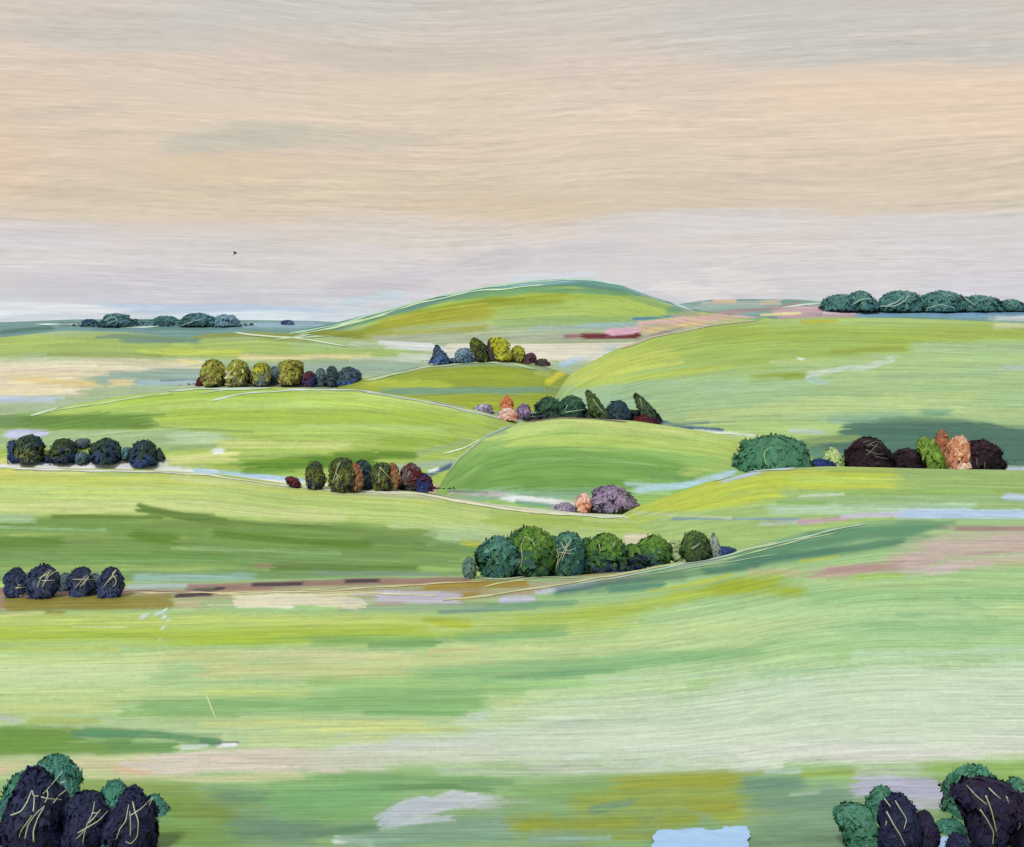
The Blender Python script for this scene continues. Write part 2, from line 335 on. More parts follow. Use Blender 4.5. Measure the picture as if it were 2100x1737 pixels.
S(L, '930,612 1100,594 1300,604', 7, (108, 154, 103)); S(L, '600,690 740,684 860,645 1000,622 1160,613', 12, (135, 148, 27)); S(L, '1080,612 1200,610 1330,618', 8, (155, 172, 58))
S(L, '790,668 900,648 1010,643', 17, (161, 163, 49)); S(L, '800,655 900,634 1000,622', 2.2, (180, 182, 79), .8); S(L, '730,690 1000,672', 8, (153, 159, 68))
S(L, '1020,648 1200,630 1370,628', 20, (162, 187, 96)); S(L, '1180,622 1300,628 1380,640', 7, (170, 195, 94)); S(L, '1020,664 1300,654', 12, (145, 176, 107)); S(L, '1090,675 1330,666', 7, (153, 178, 163)); S(L, '1200,668 1300,662', 4, (150, 185, 190), .6)
S(L, '760,694 1180,690', 9, (159, 171, 142)); S(L, '1370,638 1440,634 1560,650', 8, (76, 138, 122)); S(L, '1300,655 1420,646', 4, (62, 122, 150))
S(L, '640,690 745,688', 8, (129, 141, 49)); S(L, '1150,690 1320,688', 9, (157, 158, 146)); S(L, '1310,678 1380,664 1480,650', 11, (200, 172, 150)); S(L, '1310,664 1440,650 1560,648', 5, (214, 176, 172))
S(L, '1330,680 1440,662', 6, (214, 190, 130)); S(L, '1160,690 1230,688', 3.5, (140, 90, 80)); S(L, '1195,690 1310,689', 7, (104, 34, 38), 1, .25); S(L, '1245,681 1305,678', 8, (216, 172, 188), 1, .25); S(L, '1330,690 1400,672', 4, (150, 130, 125))
S(L, '560,690 700,664 800,636 900,609 1000,590 1100,579 1190,575', 6, (96, 146, 130), .85); S(L, '1000,588 1190,572 1260,580 1330,604 1420,636', 5, (150, 190, 196), .85); S(L, '1210,578 1300,592 1380,622', 6, (104, 158, 142), .8)
L = 'plain'
S(L, '-380,712 300,708 700,718 900,738', 26, (164, 192, 90)); S(L, '-100,704 150,696', 10, (172, 198, 96)); S(L, '200,690 400,692', 6, (112, 150, 112)); S(L, '140,690 220,684', 5, (164, 190, 110))
S(L, '250,698 410,699', 6, (104, 146, 124)); S(L, '395,690 530,684 640,692', 6, (132, 146, 42)); S(L, '480,684 640,700', 5, (150, 160, 60)); S(L, '600,708 860,712', 11, (164, 198, 124)); S(L, '330,720 500,724', 8, (190, 208, 82), 1, .25); S(L, '100,727 330,730', 5, (150, 172, 86))
S(L, '-380,752 200,752 420,750', 15, (224, 220, 184)); S(L, '200,742 400,744', 6, (198, 200, 142)); S(L, '370,742 430,748', 5, (236, 224, 142)); S(L, '490,734 760,730', 7, (222, 214, 152)); S(L, '680,738 760,736', 4, (226, 218, 100))
S(L, '190,772 420,768', 19, (150, 178, 158)); S(L, '420,762 900,750', 17, (150, 178, 154)); S(L, '640,742 860,738', 8, (160, 186, 142)); S(L, '220,750 420,758', 4, (120, 150, 130), .6)
S(L, '780,702 880,708 930,722', 9, (228, 233, 226)); S(L, '930,702 1160,706', 9, (226, 224, 196)); S(L, '940,724 1250,722', 24, (228, 224, 194)); S(L, '1180,710 1320,704', 8, (222, 218, 190)); S(L, '820,734 940,728', 8, (206, 216, 200)); S(L, '1150,748 1200,730 1260,712', 9, (174, 206, 226)); S(L, '720,738 880,740', 6, (186, 200, 172))
S(L, '-380,790 165,788', 26, (228, 217, 172)); S(L, '0,757 150,760', 5, (226, 204, 176)); S(L, '20,772 200,788', 6, (234, 214, 128)); S(L, '20,800 160,805', 7, (238, 230, 196)); S(L, '225,788 275,784', 8, (228, 210, 150)); S(L, '-100,822 110,818', 8, (190, 206, 220)); S(L, '280,788 430,780', 7, (166, 196, 194)); S(L, '330,780 430,778', 2.5, (86, 112, 118))
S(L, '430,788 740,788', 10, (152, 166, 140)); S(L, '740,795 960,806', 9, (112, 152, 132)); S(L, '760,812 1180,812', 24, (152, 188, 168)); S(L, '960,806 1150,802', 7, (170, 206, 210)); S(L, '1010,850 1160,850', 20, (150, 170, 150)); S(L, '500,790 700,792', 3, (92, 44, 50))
S(L, '-300,756 170,752 300,750', 13, (228, 222, 184), 1, .6); S(L, '-300,788 150,787', 18, (232, 222, 182), 1, .6); S(L, '20,776 180,788', 6, (232, 212, 140), .9); S(L, '10,760 150,762', 5, (226, 206, 182), .9); S(L, '930,720 1240,718', 20, (229, 225, 200), 1, .5); S(L, '790,706 900,716', 9, (228, 233, 228), 1, .5)
S(L, '-300,770 130,768 220,764', 8, (228, 217, 176), .9, .6); S(L, '-300,802 120,800', 12, (234, 225, 178), .95, .6); S(L, '200,752 440,750', 6, (220, 216, 176), .9, .6)
L = 'knoll'
S(L, '740,790 1180,776', 22, (146, 165, 50)); S(L, '750,788 920,792', 10, (174, 190, 62)); S(L, '770,770 880,752 1000,745 1130,758', 5, (148, 176, 132)); S(L, '830,768 1080,762', 9, (150, 168, 46)); S(L, '780,803 1150,800', 8, (112, 152, 122)); S(L, '1100,765 1150,770', 6, (170, 188, 90)); S(L, '1125,785 1160,760', 7, (214, 212, 60)); S(L, '880,744 1040,741', 2, (74, 98, 62)); S(L, '760,776 860,752', 2, (92, 116, 92))
L = 'upland'
S(L, '1150,805 2480,800', 60, (164, 195, 128)); S(L, '1170,770 1350,712 1560,672', 38, (166, 192, 77)); S(L, '1150,785 1300,738 1450,712', 20, (187, 203, 93)); S(L, '1450,690 2480,686', 26, (158, 182, 72)); S(L, '1400,730 1780,714', 30, (158, 187, 89)); S(L, '1640,662 1720,658', 4, (181, 178, 27))
S(L, '1600,770 2480,744', 36, (169, 198, 133)); S(L, '1880,716 2480,716', 18, (168, 198, 141)); S(L, '1150,806 1640,798', 22, (162, 195, 145)); S(L, '1300,838 2480,834', 46, (162, 194, 135)); S(L, '1420,856 2000,812', 16, (181, 204, 131)); S(L, '1150,830 1330,822', 14, (152, 190, 147)); S(L, '1640,820 2100,850', 14, (179, 205, 137))
S(L, '1150,790 1250,765 1400,745', 5, (196, 207, 97)); S(L, '1180,790 1500,752', 8, (181, 202, 89)); S(L, '1540,776 1650,768', 9, (140, 164, 50)); S(L, '1580,742 1660,738', 6, (181, 198, 126)); S(L, '1700,722 1860,714', 6, (146, 166, 56)); S(L, '1655,770 1740,754 1780,752 1830,736', 7, (196, 214, 186), .9, .3); S(L, '1636,735 1648,738', 3, (232, 236, 225)); S(L, '1800,776 2050,766', 7, (152, 184, 135), .7); S(L, '2040,668 2300,664', 8, (204, 213, 155)); S(L, '2060,752 2150,756', 7, (181, 203, 184)); S(L, '1660,776 1700,790', 8, (168, 198, 174))
S(L, '1480,878 1760,882', 13, (169, 198, 122)); S(L, '1700,862 1850,856', 9, (143, 182, 145)); S(L, '1620,884 1690,886', 6, (181, 197, 194), .7); S(L, '1500,858 1600,852', 4, (143, 171, 116), .7)
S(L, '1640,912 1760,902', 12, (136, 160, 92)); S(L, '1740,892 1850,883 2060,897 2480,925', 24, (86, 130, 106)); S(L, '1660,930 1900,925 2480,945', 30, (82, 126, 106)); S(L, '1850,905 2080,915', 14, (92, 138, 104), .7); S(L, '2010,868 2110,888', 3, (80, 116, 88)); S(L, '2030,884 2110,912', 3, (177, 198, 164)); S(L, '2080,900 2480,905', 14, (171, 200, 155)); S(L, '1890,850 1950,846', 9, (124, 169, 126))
S(L, '1335,862 1400,875 1480,884', 5, (42, 84, 128), 1, .25); S(L, '1420,882 1550,894', 4, (210, 221, 198)); S(L, '1090,850 1340,860', 8, (126, 130, 116)); S(L, '1585,958 1640,950 1735,948', 7, (38, 56, 112), 1, .25); S(L, '1500,967 1600,953', 3, (190, 208, 222)); S(L, '1700,958 2100,962', 4, (208, 222, 230)); S(L, '2060,960 2200,964', 5, (205, 215, 235))  # the opening dark blue stroke is a shadow painted into the field colour
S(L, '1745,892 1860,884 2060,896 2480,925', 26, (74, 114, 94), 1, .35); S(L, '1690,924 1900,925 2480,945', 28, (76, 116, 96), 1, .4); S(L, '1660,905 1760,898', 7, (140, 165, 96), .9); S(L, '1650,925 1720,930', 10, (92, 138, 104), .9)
L = 'left_hill'
S(L, '-380,850 200,850 320,835', 24, (144, 180, 95)); S(L, '100,838 400,810 750,815 970,852', 26, (177, 206, 99)); S(L, '250,824 420,808 600,806', 9, (165, 198, 75)); S(L, '740,812 900,826 1000,852', 10, (196, 222, 117)); S(L, '600,822 860,836', 8, (185, 212, 99)); S(L, '340,850 940,862', 18, (162, 192, 77)); S(L, '320,884 920,888', 16, (171, 200, 99)); S(L, '800,846 1000,868', 9, (171, 200, 77)); S(L, '780,905 950,908', 14, (148, 178, 71)); S(L, '620,874 900,878', 6, (177, 206, 115))
S(L, '330,836 640,830', 7, (183, 210, 115)); S(L, '50,866 300,866', 16, (106, 142, 62)); S(L, '60,855 340,852', 4, (120, 155, 60)); S(L, '-100,850 60,862', 13, (116, 150, 86)); S(L, '30,845 70,838', 5, (154, 180, 55)); S(L, '250,862 320,872', 8, (112, 146, 72), .8)
S(L, '-380,902 460,902', 20, (158, 186, 132)); S(L, '100,890 380,886', 7, (162, 190, 138)); S(L, '350,898 450,903', 14, (178, 206, 158), 1, .25); S(L, '15,892 92,888', 9, (196, 201, 226), 1, .25); S(L, '440,910 720,915', 10, (192, 206, 124)); S(L, '320,876 520,886', 3, (136, 162, 84)); S(L, '440,932 640,936', 10, (160, 188, 99)); S(L, '340,944 480,936', 12, (214, 220, 140)); S(L, '440,926 455,926', 6, (226, 232, 230)); S(L, '350,920 440,915', 5, (130, 158, 110), .7)
S(L, '0,952 340,950', 9, (206, 208, 212)); S(L, '-100,950 20,946', 8, (208, 214, 105)); S(L, '500,962 640,946 770,946', 14, (98, 140, 38)); S(L, '470,972 600,966', 6, (120, 158, 70)); S(L, '680,936 770,930', 8, (114, 152, 56)); S(L, '770,930 850,936', 8, (92, 130, 32)); S(L, '660,952 760,948', 6, (112, 152, 46))
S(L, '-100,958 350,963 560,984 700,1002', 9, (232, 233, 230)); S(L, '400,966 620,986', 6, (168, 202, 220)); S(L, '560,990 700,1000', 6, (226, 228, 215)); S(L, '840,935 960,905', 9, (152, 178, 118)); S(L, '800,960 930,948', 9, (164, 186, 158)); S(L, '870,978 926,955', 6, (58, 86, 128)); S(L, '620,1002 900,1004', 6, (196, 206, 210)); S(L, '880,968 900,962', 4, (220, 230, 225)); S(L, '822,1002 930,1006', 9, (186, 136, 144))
S(L, '-200,866 30,868 60,862', 14, (108, 144, 78), .95, .45); S(L, '50,866 300,864', 15, (100, 138, 58), .95, .4); S(L, '505,962 640,948 765,948', 12, (92, 134, 40), .95, .45); S(L, '690,936 850,934', 8, (100, 138, 46), .9, .45)
L = 'middle_hill'
S(L, '1000,890 1160,866 1350,878 1520,902', 17, (194, 217, 120)); S(L, '1050,912 1250,898 1450,922 1580,950', 17, (184, 209, 106)); S(L, '960,900 1040,880', 8, (140, 176, 130)); S(L, '1180,864 1420,890', 4, (212, 226, 130), .8); S(L, '1160,910 1320,908', 8, (172, 200, 94)); S(L, '920,975 1100,948 1300,955 1440,990', 30, (112, 160, 76)); S(L, '940,995 1290,995', 24, (106, 154, 70)); S(L, '950,938 1080,925 1160,925', 12, (128, 172, 88)); S(L, '1000,938 1180,928 1330,940 1410,965', 7, (120, 166, 78)); S(L, '1060,945 1200,938 1350,955', 3, (140, 182, 108), .8)
S(L, '950,1014 1260,1018', 12, (136, 174, 138)); S(L, '1100,1005 1250,1003', 6, (124, 168, 104)); S(L, '925,935 960,905', 6, (130, 160, 130)); S(L, '1480,908 1570,926', 13, (176, 200, 90)); S(L, '1400,972 1510,948', 10, (164, 192, 100)); S(L, '1300,1008 1420,992 1510,966', 8, (178, 212, 218)); S(L, '1330,980 1400,985', 8, (120, 165, 88)); S(L, '1030,1020 1220,1038', 8, (226, 230, 224)); S(L, '925,1010 1030,1014', 6, (204, 184, 190)); S(L, '920,1006 1000,1010', 3, (72, 104, 110)); S(L, '1060,1030 1150,1040', 5, (112, 160, 126)); S(L, '1130,1040 1230,1042', 5, (168, 158, 168)); S(L, '1220,1040 1300,1044', 9, (180, 200, 130))
L = 'right_field'
S(L, '1290,1052 1450,1004 1600,986 1830,982', 26, (190, 205, 68)); S(L, '1380,1040 1600,1016', 14, (186, 201, 72)); S(L, '1620,982 1900,990', 9, (182, 207, 92)); S(L, '1700,966 1900,968', 4, (160, 185, 86)); S(L, '1850,985 2480,985', 22, (150, 184, 104)); S(L, '1640,1032 2480,1018', 18, (150, 182, 122)); S(L, '1640,1010 2480,1006', 7, (146, 182, 96)); S(L, '1580,1046 2000,1042', 11, (172, 202, 162)); S(L, '1598,1030 1690,1032', 6, (134, 175, 94)); S(L, '1640,1018 1730,1014', 4, (196, 214, 180)); S(L, '2060,1018 2150,1026', 7, (188, 205, 222))
S(L, '1840,1056 2480,1052', 10, (182, 206, 232)); S(L, '1380,1064 1640,1064', 4, (122, 150, 164)); S(L, '1560,1074 1680,1068', 5, (186, 196, 180)); S(L, '1640,1072 1740,1062', 6, (192, 158, 166)); S(L, '1720,1060 1850,1054', 5, (204, 196, 216)); S(L, '1480,988 1560,968', 4, (186, 208, 222)); S(L, '1300,1052 1500,1062', 4, (190, 206, 150))
L = 'left_field'
S(L, '-380,985 500,990 900,1032', 18, (198, 213, 100)); S(L, '-380,1018 400,1018 1000,1062', 26, (191, 213, 124)); S(L, '-100,1042 400,1040 700,1062', 15, (200, 214, 136)); S(L, '0,970 200,968', 4, (212, 216, 128)); S(L, '350,980 700,1005 900,1022', 7, (204, 218, 138)); S(L, '500,1020 950,1052', 9, (181, 206, 112)); S(L, '-100,985 30,965', 7, (222, 222, 108)); S(L, '100,1010 420,1012', 4, (206, 220, 118)); S(L, '680,1012 900,1024', 5, (186, 202, 140))
S(L, '-380,1084 160,1078 500,1084 900,1102', 22, (113, 148, 72)); S(L, '285,1042 360,1056 460,1071', 9, (99, 133, 56), 1, .25); S(L, '430,1068 700,1086', 5, (108, 141, 65)); S(L, '110,1060 330,1062', 5, (104, 138, 56)); S(L, '-100,1060 70,1064', 10, (167, 198, 146)); S(L, '-380,1122 1000,1120', 26, (110, 145, 73)); S(L, '270,1098 360,1104', 13, (94, 129, 39)); S(L, '440,1094 620,1110 760,1118', 10, (96, 132, 43)); S(L, '-100,1108 130,1112', 12, (99, 136, 53)); S(L, '-380,1150 960,1152', 18, (115, 153, 84)); S(L, '150,1136 480,1144', 6, (106, 147, 72)); S(L, '0,1082 220,1088', 4, (147, 190, 128), .7); S(L, '350,1125 700,1135', 4, (145, 186, 116), .7)
S(L, '880,1100 1020,1092', 18, (176, 206, 146)); S(L, '800,1078 1010,1082', 8, (183, 208, 138)); S(L, '-380,1182 960,1180', 15, (116, 152, 96)); S(L, '280,1186 520,1184', 9, (150, 188, 168)); S(L, '520,1160 640,1162', 6, (150, 140, 104)); S(L, '560,1164 860,1166', 9, (99, 134, 61)); S(L, '850,1100 960,1130', 9, (115, 152, 82)); S(L, '650,1176 900,1178', 5, (129, 155, 129), .8); S(L, '950,1110 990,1118', 7, (187, 196, 68))
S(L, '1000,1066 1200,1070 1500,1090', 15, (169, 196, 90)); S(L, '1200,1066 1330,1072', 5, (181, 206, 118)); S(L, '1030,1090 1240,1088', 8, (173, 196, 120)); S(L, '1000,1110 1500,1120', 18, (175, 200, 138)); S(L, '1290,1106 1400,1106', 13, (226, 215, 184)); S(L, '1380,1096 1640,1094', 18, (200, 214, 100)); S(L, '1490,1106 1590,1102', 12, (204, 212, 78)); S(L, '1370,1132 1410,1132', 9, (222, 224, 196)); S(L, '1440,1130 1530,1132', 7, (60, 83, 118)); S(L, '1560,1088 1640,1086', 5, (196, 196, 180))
S(L, '650,1003 900,1016 1100,1046 1290,1060', 4, (230, 232, 204)); S(L, '1000,1150 1320,1160', 14, (129, 152, 94)); S(L, '1380,1080 1500,1080', 5, (167, 186, 68), .7)
L = 'near'
S(L, '-380,1290 900,1290 1300,1270', 40, (184, 206, 110)); S(L, '-380,1400 2480,1400', 90, (176, 208, 146)); S(L, '-380,1520 2480,1500', 70, (190, 212, 158)); S(L, '-380,1690 2480,1690', 100, (136, 172, 118))
# earth track band under the left trees
S(L, '-380,1226 1000,1212', 20, (176, 158, 128)); S(L, '-380,1214 260,1214', 8, (150, 110, 92)); S(L, '-60,1244 60,1238', 20, (166, 128, 108)); S(L, '20,1236 200,1236 345,1232', 16, (146, 138, 56), 1, .25); S(L, '90,1256 130,1260', 8, (138, 134, 52)); S(L, '0,1262 90,1258', 4, (224, 226, 160)); S(L, '265,1202 420,1200', 5, (186, 204, 200)); S(L, '355,1242 410,1240', 11, (200, 182, 146)); S(L, '390,1208 560,1206', 7, (170, 128, 112)); S(L, '410,1245 500,1240', 10, (166, 184, 130)); S(L, '490,1232 640,1228 740,1238', 14, (228, 222, 190), 1, .25); S(L, '500,1240 600,1245', 5, (236, 232, 205)); S(L, '560,1224 700,1224', 6, (214, 200, 152)); S(L, '480,1222 900,1214', 4, (216, 212, 160))
S(L, '362,1219 432,1217', 6, (70, 56, 66), 1, .3); S(L, '400,1210 450,1207', 3, (52, 42, 58), 1, .3); S(L, '520,1197 620,1196', 3.5, (66, 48, 64), 1, .3); S(L, '712,1190 775,1190', 4, (66, 46, 58), 1, .3); S(L, '620,1198 960,1190', 5, (150, 124, 116)); S(L, '400,1216 470,1202', 2, (166, 166, 176))
S(L, '775,1224 940,1228', 14, (200, 192, 204), 1, .3); S(L, '790,1218 830,1216', 6, (206, 200, 226)); S(L, '765,1240 830,1238', 6, (184, 158, 148)); S(L, '875,1202 1080,1196', 11, (166, 140, 48)); S(L, '940,1226 980,1216', 10, (164, 140, 60)); S(L, '1060,1208 1210,1190 1320,1172', 12, (186, 168, 148)); S(L, '990,1220 1120,1208', 9, (180, 162, 130)); S(L, '1180,1178 1260,1172', 6, (176, 144, 76)); S(L, '700,1248 1080,1242', 8, (150, 178, 140)); S(L, '900,1256 1100,1244', 7, (122, 158, 136))
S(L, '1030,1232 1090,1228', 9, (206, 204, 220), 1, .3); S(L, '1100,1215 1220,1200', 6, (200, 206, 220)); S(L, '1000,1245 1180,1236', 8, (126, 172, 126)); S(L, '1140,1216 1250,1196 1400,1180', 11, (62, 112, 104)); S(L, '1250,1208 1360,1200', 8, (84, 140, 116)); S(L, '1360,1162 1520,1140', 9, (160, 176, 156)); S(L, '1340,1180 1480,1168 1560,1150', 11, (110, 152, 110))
# dark green hill flank and the pink field
S(L, '1500,1152 1650,1116 1800,1090 1900,1085', 24, (80, 140, 104)); S(L, '1520,1155 1700,1132 1850,1112', 12, (62, 122, 100)); S(L, '1440,1172 1560,1158', 9, (74, 128, 104)); S(L, '1650,1098 1850,1080 1940,1078', 7, (88, 150, 104)); S(L, '1560,1125 1700,1096', 5, (120, 160, 128), .8); S(L, '1840,1075 1960,1072', 5, (110, 160, 116))
S(L, '2480,1095 2050,1112 1930,1128 1850,1150', 30, (204, 178, 172)); S(L, '1820,1162 1910,1150', 22, (202, 178, 172)); S(L, '1660,1180 1750,1172 1850,1160', 15, (190, 160, 148)); S(L, '1700,1168 1800,1162', 7, (186, 142, 146), .8); S(L, '1930,1160 2300,1130', 12, (206, 186, 176)); S(L, '1960,1085 2480,1082', 6, (170, 134, 130)); S(L, '1900,1172 1960,1165', 10, (214, 190, 194)); S(L, '1980,1138 2100,1126', 4, (196, 152, 156), .7); S(L, '2040,1155 2480,1150', 10, (196, 196, 150)); S(L, '1540,1176 1640,1172', 10, (196, 186, 140)); S(L, '1640,1152 1720,1140', 5, (176, 196, 90))
S(L, '1380,1226 1500,1202 1600,1190', 17, (166, 186, 50)); S(L, '1450,1208 1640,1206', 18, (160, 176, 34)); S(L, '1200,1262 1400,1232', 20, (172, 192, 66)); S(L, '1380,1206 1500,1178', 3, (186, 196, 60)); S(L, '1060,1275 1260,1255', 14, (174, 196, 84))
# meadow on the right
S(L, '1700,1200 2480,1190', 16, (176, 206, 140)); S(L, '1660,1230 2480,1222', 24, (150, 192, 130)); S(L, '1750,1185 1850,1180', 7, (166, 200, 106)); S(L, '1400,1262 2480,1250', 24, (178, 210, 152)); S(L, '1300,1296 1700,1272', 22, (196, 216, 150)); S(L, '1600,1290 2480,1292', 20, (160, 200, 140)); S(L, '1770,1280 2050,1296', 12, (136, 182, 124)); S(L, '1840,1262 1980,1256', 9, (134, 182, 128)); S(L, '1960,1230 2040,1270', 9, (134, 180, 126), .7); S(L, '2040,1250 2300,1240', 14, (190, 214, 150)); S(L, '1790,1310 2050,1308', 8, (176, 208, 150))
# left yellow-green strips
S(L, '-380,1270 350,1272 900,1276', 14, (196, 212, 112)); S(L, '-380,1308 300,1304 880,1294', 18, (172, 196, 62)); S(L, '350,1318 760,1310', 11, (162, 188, 48)); S(L, '-100,1290 240,1288', 6, (186, 206, 84)); S(L, '880,1272 960,1284', 10, (176, 190, 42)); S(L, '640,1316 900,1312 1160,1290', 12, (132, 176, 100)); S(L, '760,1324 920,1320', 8, (118, 162, 96)); S(L, '150,1286 260,1286', 2, (222, 230, 170), .8); S(L, '0,1332 240,1330', 8, (190, 208, 112))
S(L, '-380,1362 330,1360', 20, (206, 222, 152)); S(L, '0,1388 200,1385', 18, (210, 226, 170)); S(L, '300,1348 620,1340 860,1352', 14, (206, 208, 152)); S(L, '420,1372 820,1376', 22, (204, 206, 146)); S(L, '830,1362 1080,1332', 12, (204, 212, 146)); S(L, '900,1322 1100,1312 1420,1302', 10, (188, 212, 146)); S(L, '880,1338 980,1330', 6, (205, 200, 140)); S(L, '640,1392 880,1380', 7, (184, 196, 132))
S(L, '950,1312 1160,1300', 8, (140, 186, 120)); S(L, '840,1392 1050,1362 1250,1345 1550,1340', 14, (150, 192, 126)); S(L, '980,1398 1200,1372 1460,1352', 11, (132, 182, 122)); S(L, '1090,1388 1260,1372', 9, (118, 170, 116)); S(L, '1300,1380 1700,1350', 18, (182, 210, 156)); S(L, '1390,1345 1530,1335', 8, (140, 186, 130)); S(L, '640,1400 980,1400', 14, (162, 200, 126)); S(L, '1080,1330 1400,1318', 7, (200, 216, 150)); S(L, '700,1420 1200,1408', 14, (152, 196, 126))
S(L, '0,1420 420,1424', 18, (196, 216, 148)); S(L, '120,1405 260,1412', 10, (150, 190, 120), .8); S(L, '420,1420 640,1424', 14, (196, 212, 130)); S(L, '640,1436 990,1434', 18, (142, 188, 116)); S(L, '290,1448 640,1448 980,1446', 16, (138, 184, 112)); S(L, '250,1462 480,1466', 9, (146, 186, 112)); S(L, '430,1440 700,1452', 6, (126, 174, 104)); S(L, '740,1462 960,1462', 8, (128, 178, 110)); S(L, '-50,1452 240,1448', 18, (200, 214, 140)); S(L, '60,1478 200,1478', 8, (176, 194, 110)); S(L, '420,1482 860,1482', 12, (206, 216, 142)); S(L, '660,1498 900,1496', 8, (210, 220, 140)); S(L, '0,1470 40,1480', 9, (190, 196, 176)); S(L, '1010,1440 1120,1438', 10, (196, 216, 150))
# the pale mown field
S(L, '1500,1420 2480,1370', 44, (200, 222, 196)); S(L, '1100,1470 1500,1450 2480,1430', 42, (204, 223, 198)); S(L, '960,1510 1500,1510 2480,1500', 40, (208, 224, 200)); S(L, '1850,1410 2480,1400', 24, (214, 228, 216)); S(L, '1250,1530 1500,1540 1900,1530', 30, (220, 228, 216)); S(L, '1000,1460 1350,1450', 16, (202, 222, 178)); S(L, '1080,1425 1400,1408', 14, (198, 222, 168)); S(L, '980,1540 1350,1560', 18, (204, 218, 198)); S(L, '1700,1545 2000,1548', 18, (224, 222, 216)); S(L, '1600,1462 1900,1460', 12, (192, 216, 182)); S(L, '2000,1500 2300,1520', 18, (220, 220, 216)); S(L, '700,1530 1000,1530', 22, (212, 218, 208)); S(L, '1200,1392 1500,1385', 8, (190, 216, 172)); S(L, '1350,1505 1650,1500', 6, (228, 234, 216), .8); S(L, '1550,1380 1750,1372', 7, (168, 206, 160), .8); S(L, '1750,1345 2200,1330', 12, (188, 216, 180)); S(L, '960,1472 1000,1466', 8, (194, 214, 196))
# lower left greens and the sandy patch
S(L, '-380,1520 150,1518', 32, (118, 156, 72), 1, .25); S(L, '130,1500 260,1502', 9, (150, 172, 100)); S(L, '150,1522 300,1528', 20, (110, 154, 84)); S(L, '180,1500 330,1506 440,1522', 12, (98, 150, 104)); S(L, '200,1545 350,1538', 10, (112, 156, 80)); S(L, '-380,1575 60,1575', 24, (212, 210, 160)); S(L, '140,1570 300,1566', 22, (216, 208, 162)); S(L, '260,1580 420,1562 620,1555 700,1562', 24, (222, 210, 194), 1, .3); S(L, '430,1562 560,1560', 18, (216, 200, 188)); S(L, '230,1576 310,1586', 7, (224, 192, 154)); S(L, '640,1555 800,1565', 20, (212, 214, 192)); S(L, '150,1590 420,1598 620,1590', 9, (206, 210, 158)); S(L, '375,1534 425,1528', 5, (210, 222, 214)); S(L, '448,1530 482,1527', 5, (238, 234, 242), 1, .25); S(L, '420,1522 490,1522', 2.5, (110, 120, 112)); S(L, '-20,1575 10,1578', 10, (226, 200, 164)); S(L, '520,1520 800,1512', 14, (200, 214, 150))
# the bottom strip
S(L, '-380,1640 350,1630', 30, (146, 176, 96)); S(L, '150,1612 400,1616', 14, (150, 176, 94)); S(L, '330,1640 460,1660', 30, (132, 162, 70)); S(L, '320,1700 480,1710', 36, (126, 166, 84)); S(L, '440,1630 560,1640', 22, (116, 152, 112)); S(L, '480,1690 640,1700', 40, (118, 154, 122)); S(L, '560,1612 820,1592', 14, (142, 182, 118)); S(L, '570,1640 700,1630 800,1620', 28, (132, 184, 116), 1, .3); S(L, '590,1672 760,1666', 22, (130, 182, 112)); S(L, '650,1595 1000,1600', 12, (130, 178, 112)); S(L, '780,1616 900,1612 1010,1624', 8, (114, 162, 104)); S(L, '950,1606 1050,1604', 8, (122, 166, 112))
S(L, '700,1715 1050,1690 1200,1715', 26, (138, 172, 144)); S(L, '640,1710 760,1696', 10, (106, 146, 110)); S(L, '780,1684 830,1656 870,1648', 17, (190, 202, 208), 1, .3); S(L, '850,1665 930,1640 1000,1642', 17, (200, 204, 206), 1, .3); S(L, '800,1690 930,1676', 9, (206, 214, 222)); S(L, '980,1652 1090,1640', 10, (160, 184, 152)); S(L, '690,1722 760,1726', 9, (222, 232, 222), .9)
S(L, '1060,1625 1300,1615', 18, (134, 174, 104)); S(L, '1270,1610 1400,1606 1520,1592', 26, (160, 172, 66)); S(L, '1180,1650 1530,1642', 24, (150, 168, 70)); S(L, '1050,1690 1120,1686', 20, (158, 168, 50)); S(L, '1050,1700 1420,1680', 18, (152, 166, 58)); S(L, '1450,1600 1510,1596', 22, (166, 166, 34)); S(L, '1420,1645 1480,1660', 18, (158, 164, 52)); S(L, '1480,1675 1590,1668', 16, (164, 178, 70)); S(L, '1215,1662 1300,1642', 10, (112, 150, 122), 1, .3); S(L, '1310,1686 1355,1680', 11, (122, 158, 130), 1, .3); S(L, '1190,1722 1400,1712', 10, (150, 168, 72)); S(L, '1090,1724 1250,1718', 7, (150, 184, 162))
S(L, '1520,1608 1640,1606', 22, (116, 156, 126)); S(L, '1540,1640 1720,1640', 26, (126, 162, 130)); S(L, '1560,1700 1760,1700', 40, (132, 164, 128)); S(L, '1540,1728 1740,1725', 12, (112, 146, 108)); S(L, '1620,1630 1680,1626', 4, (190, 210, 190), .8); S(L, '1640,1588 1760,1586', 11, (156, 184, 88)); S(L, '1500,1580 1640,1580', 8, (186, 208, 190)); S(L, '1760,1580 1920,1580', 12, (190, 208, 176)); S(L, '1690,1615 1760,1640', 14, (140, 170, 146)); S(L, '1760,1612 1960,1618', 24, (190, 194, 206), 1, .3); S(L, '1840,1612 1950,1622', 14, (178, 170, 200)); S(L, '1850,1650 2000,1648', 14, (196, 192, 204)); S(L, '1900,1574 2480,1564', 18, (150, 190, 96)); S(L, '1920,1600 2480,1605', 16, (140, 174, 84)); S(L, '1930,1670 2000,1680', 12, (136, 170, 110)); S(L, '1740,1660 1790,1650', 14, (120, 150, 110)); S(L, '1100,1582 1600,1570', 12, (214, 224, 204)); S(L, '900,1582 1150,1584', 9, (184, 208, 170))
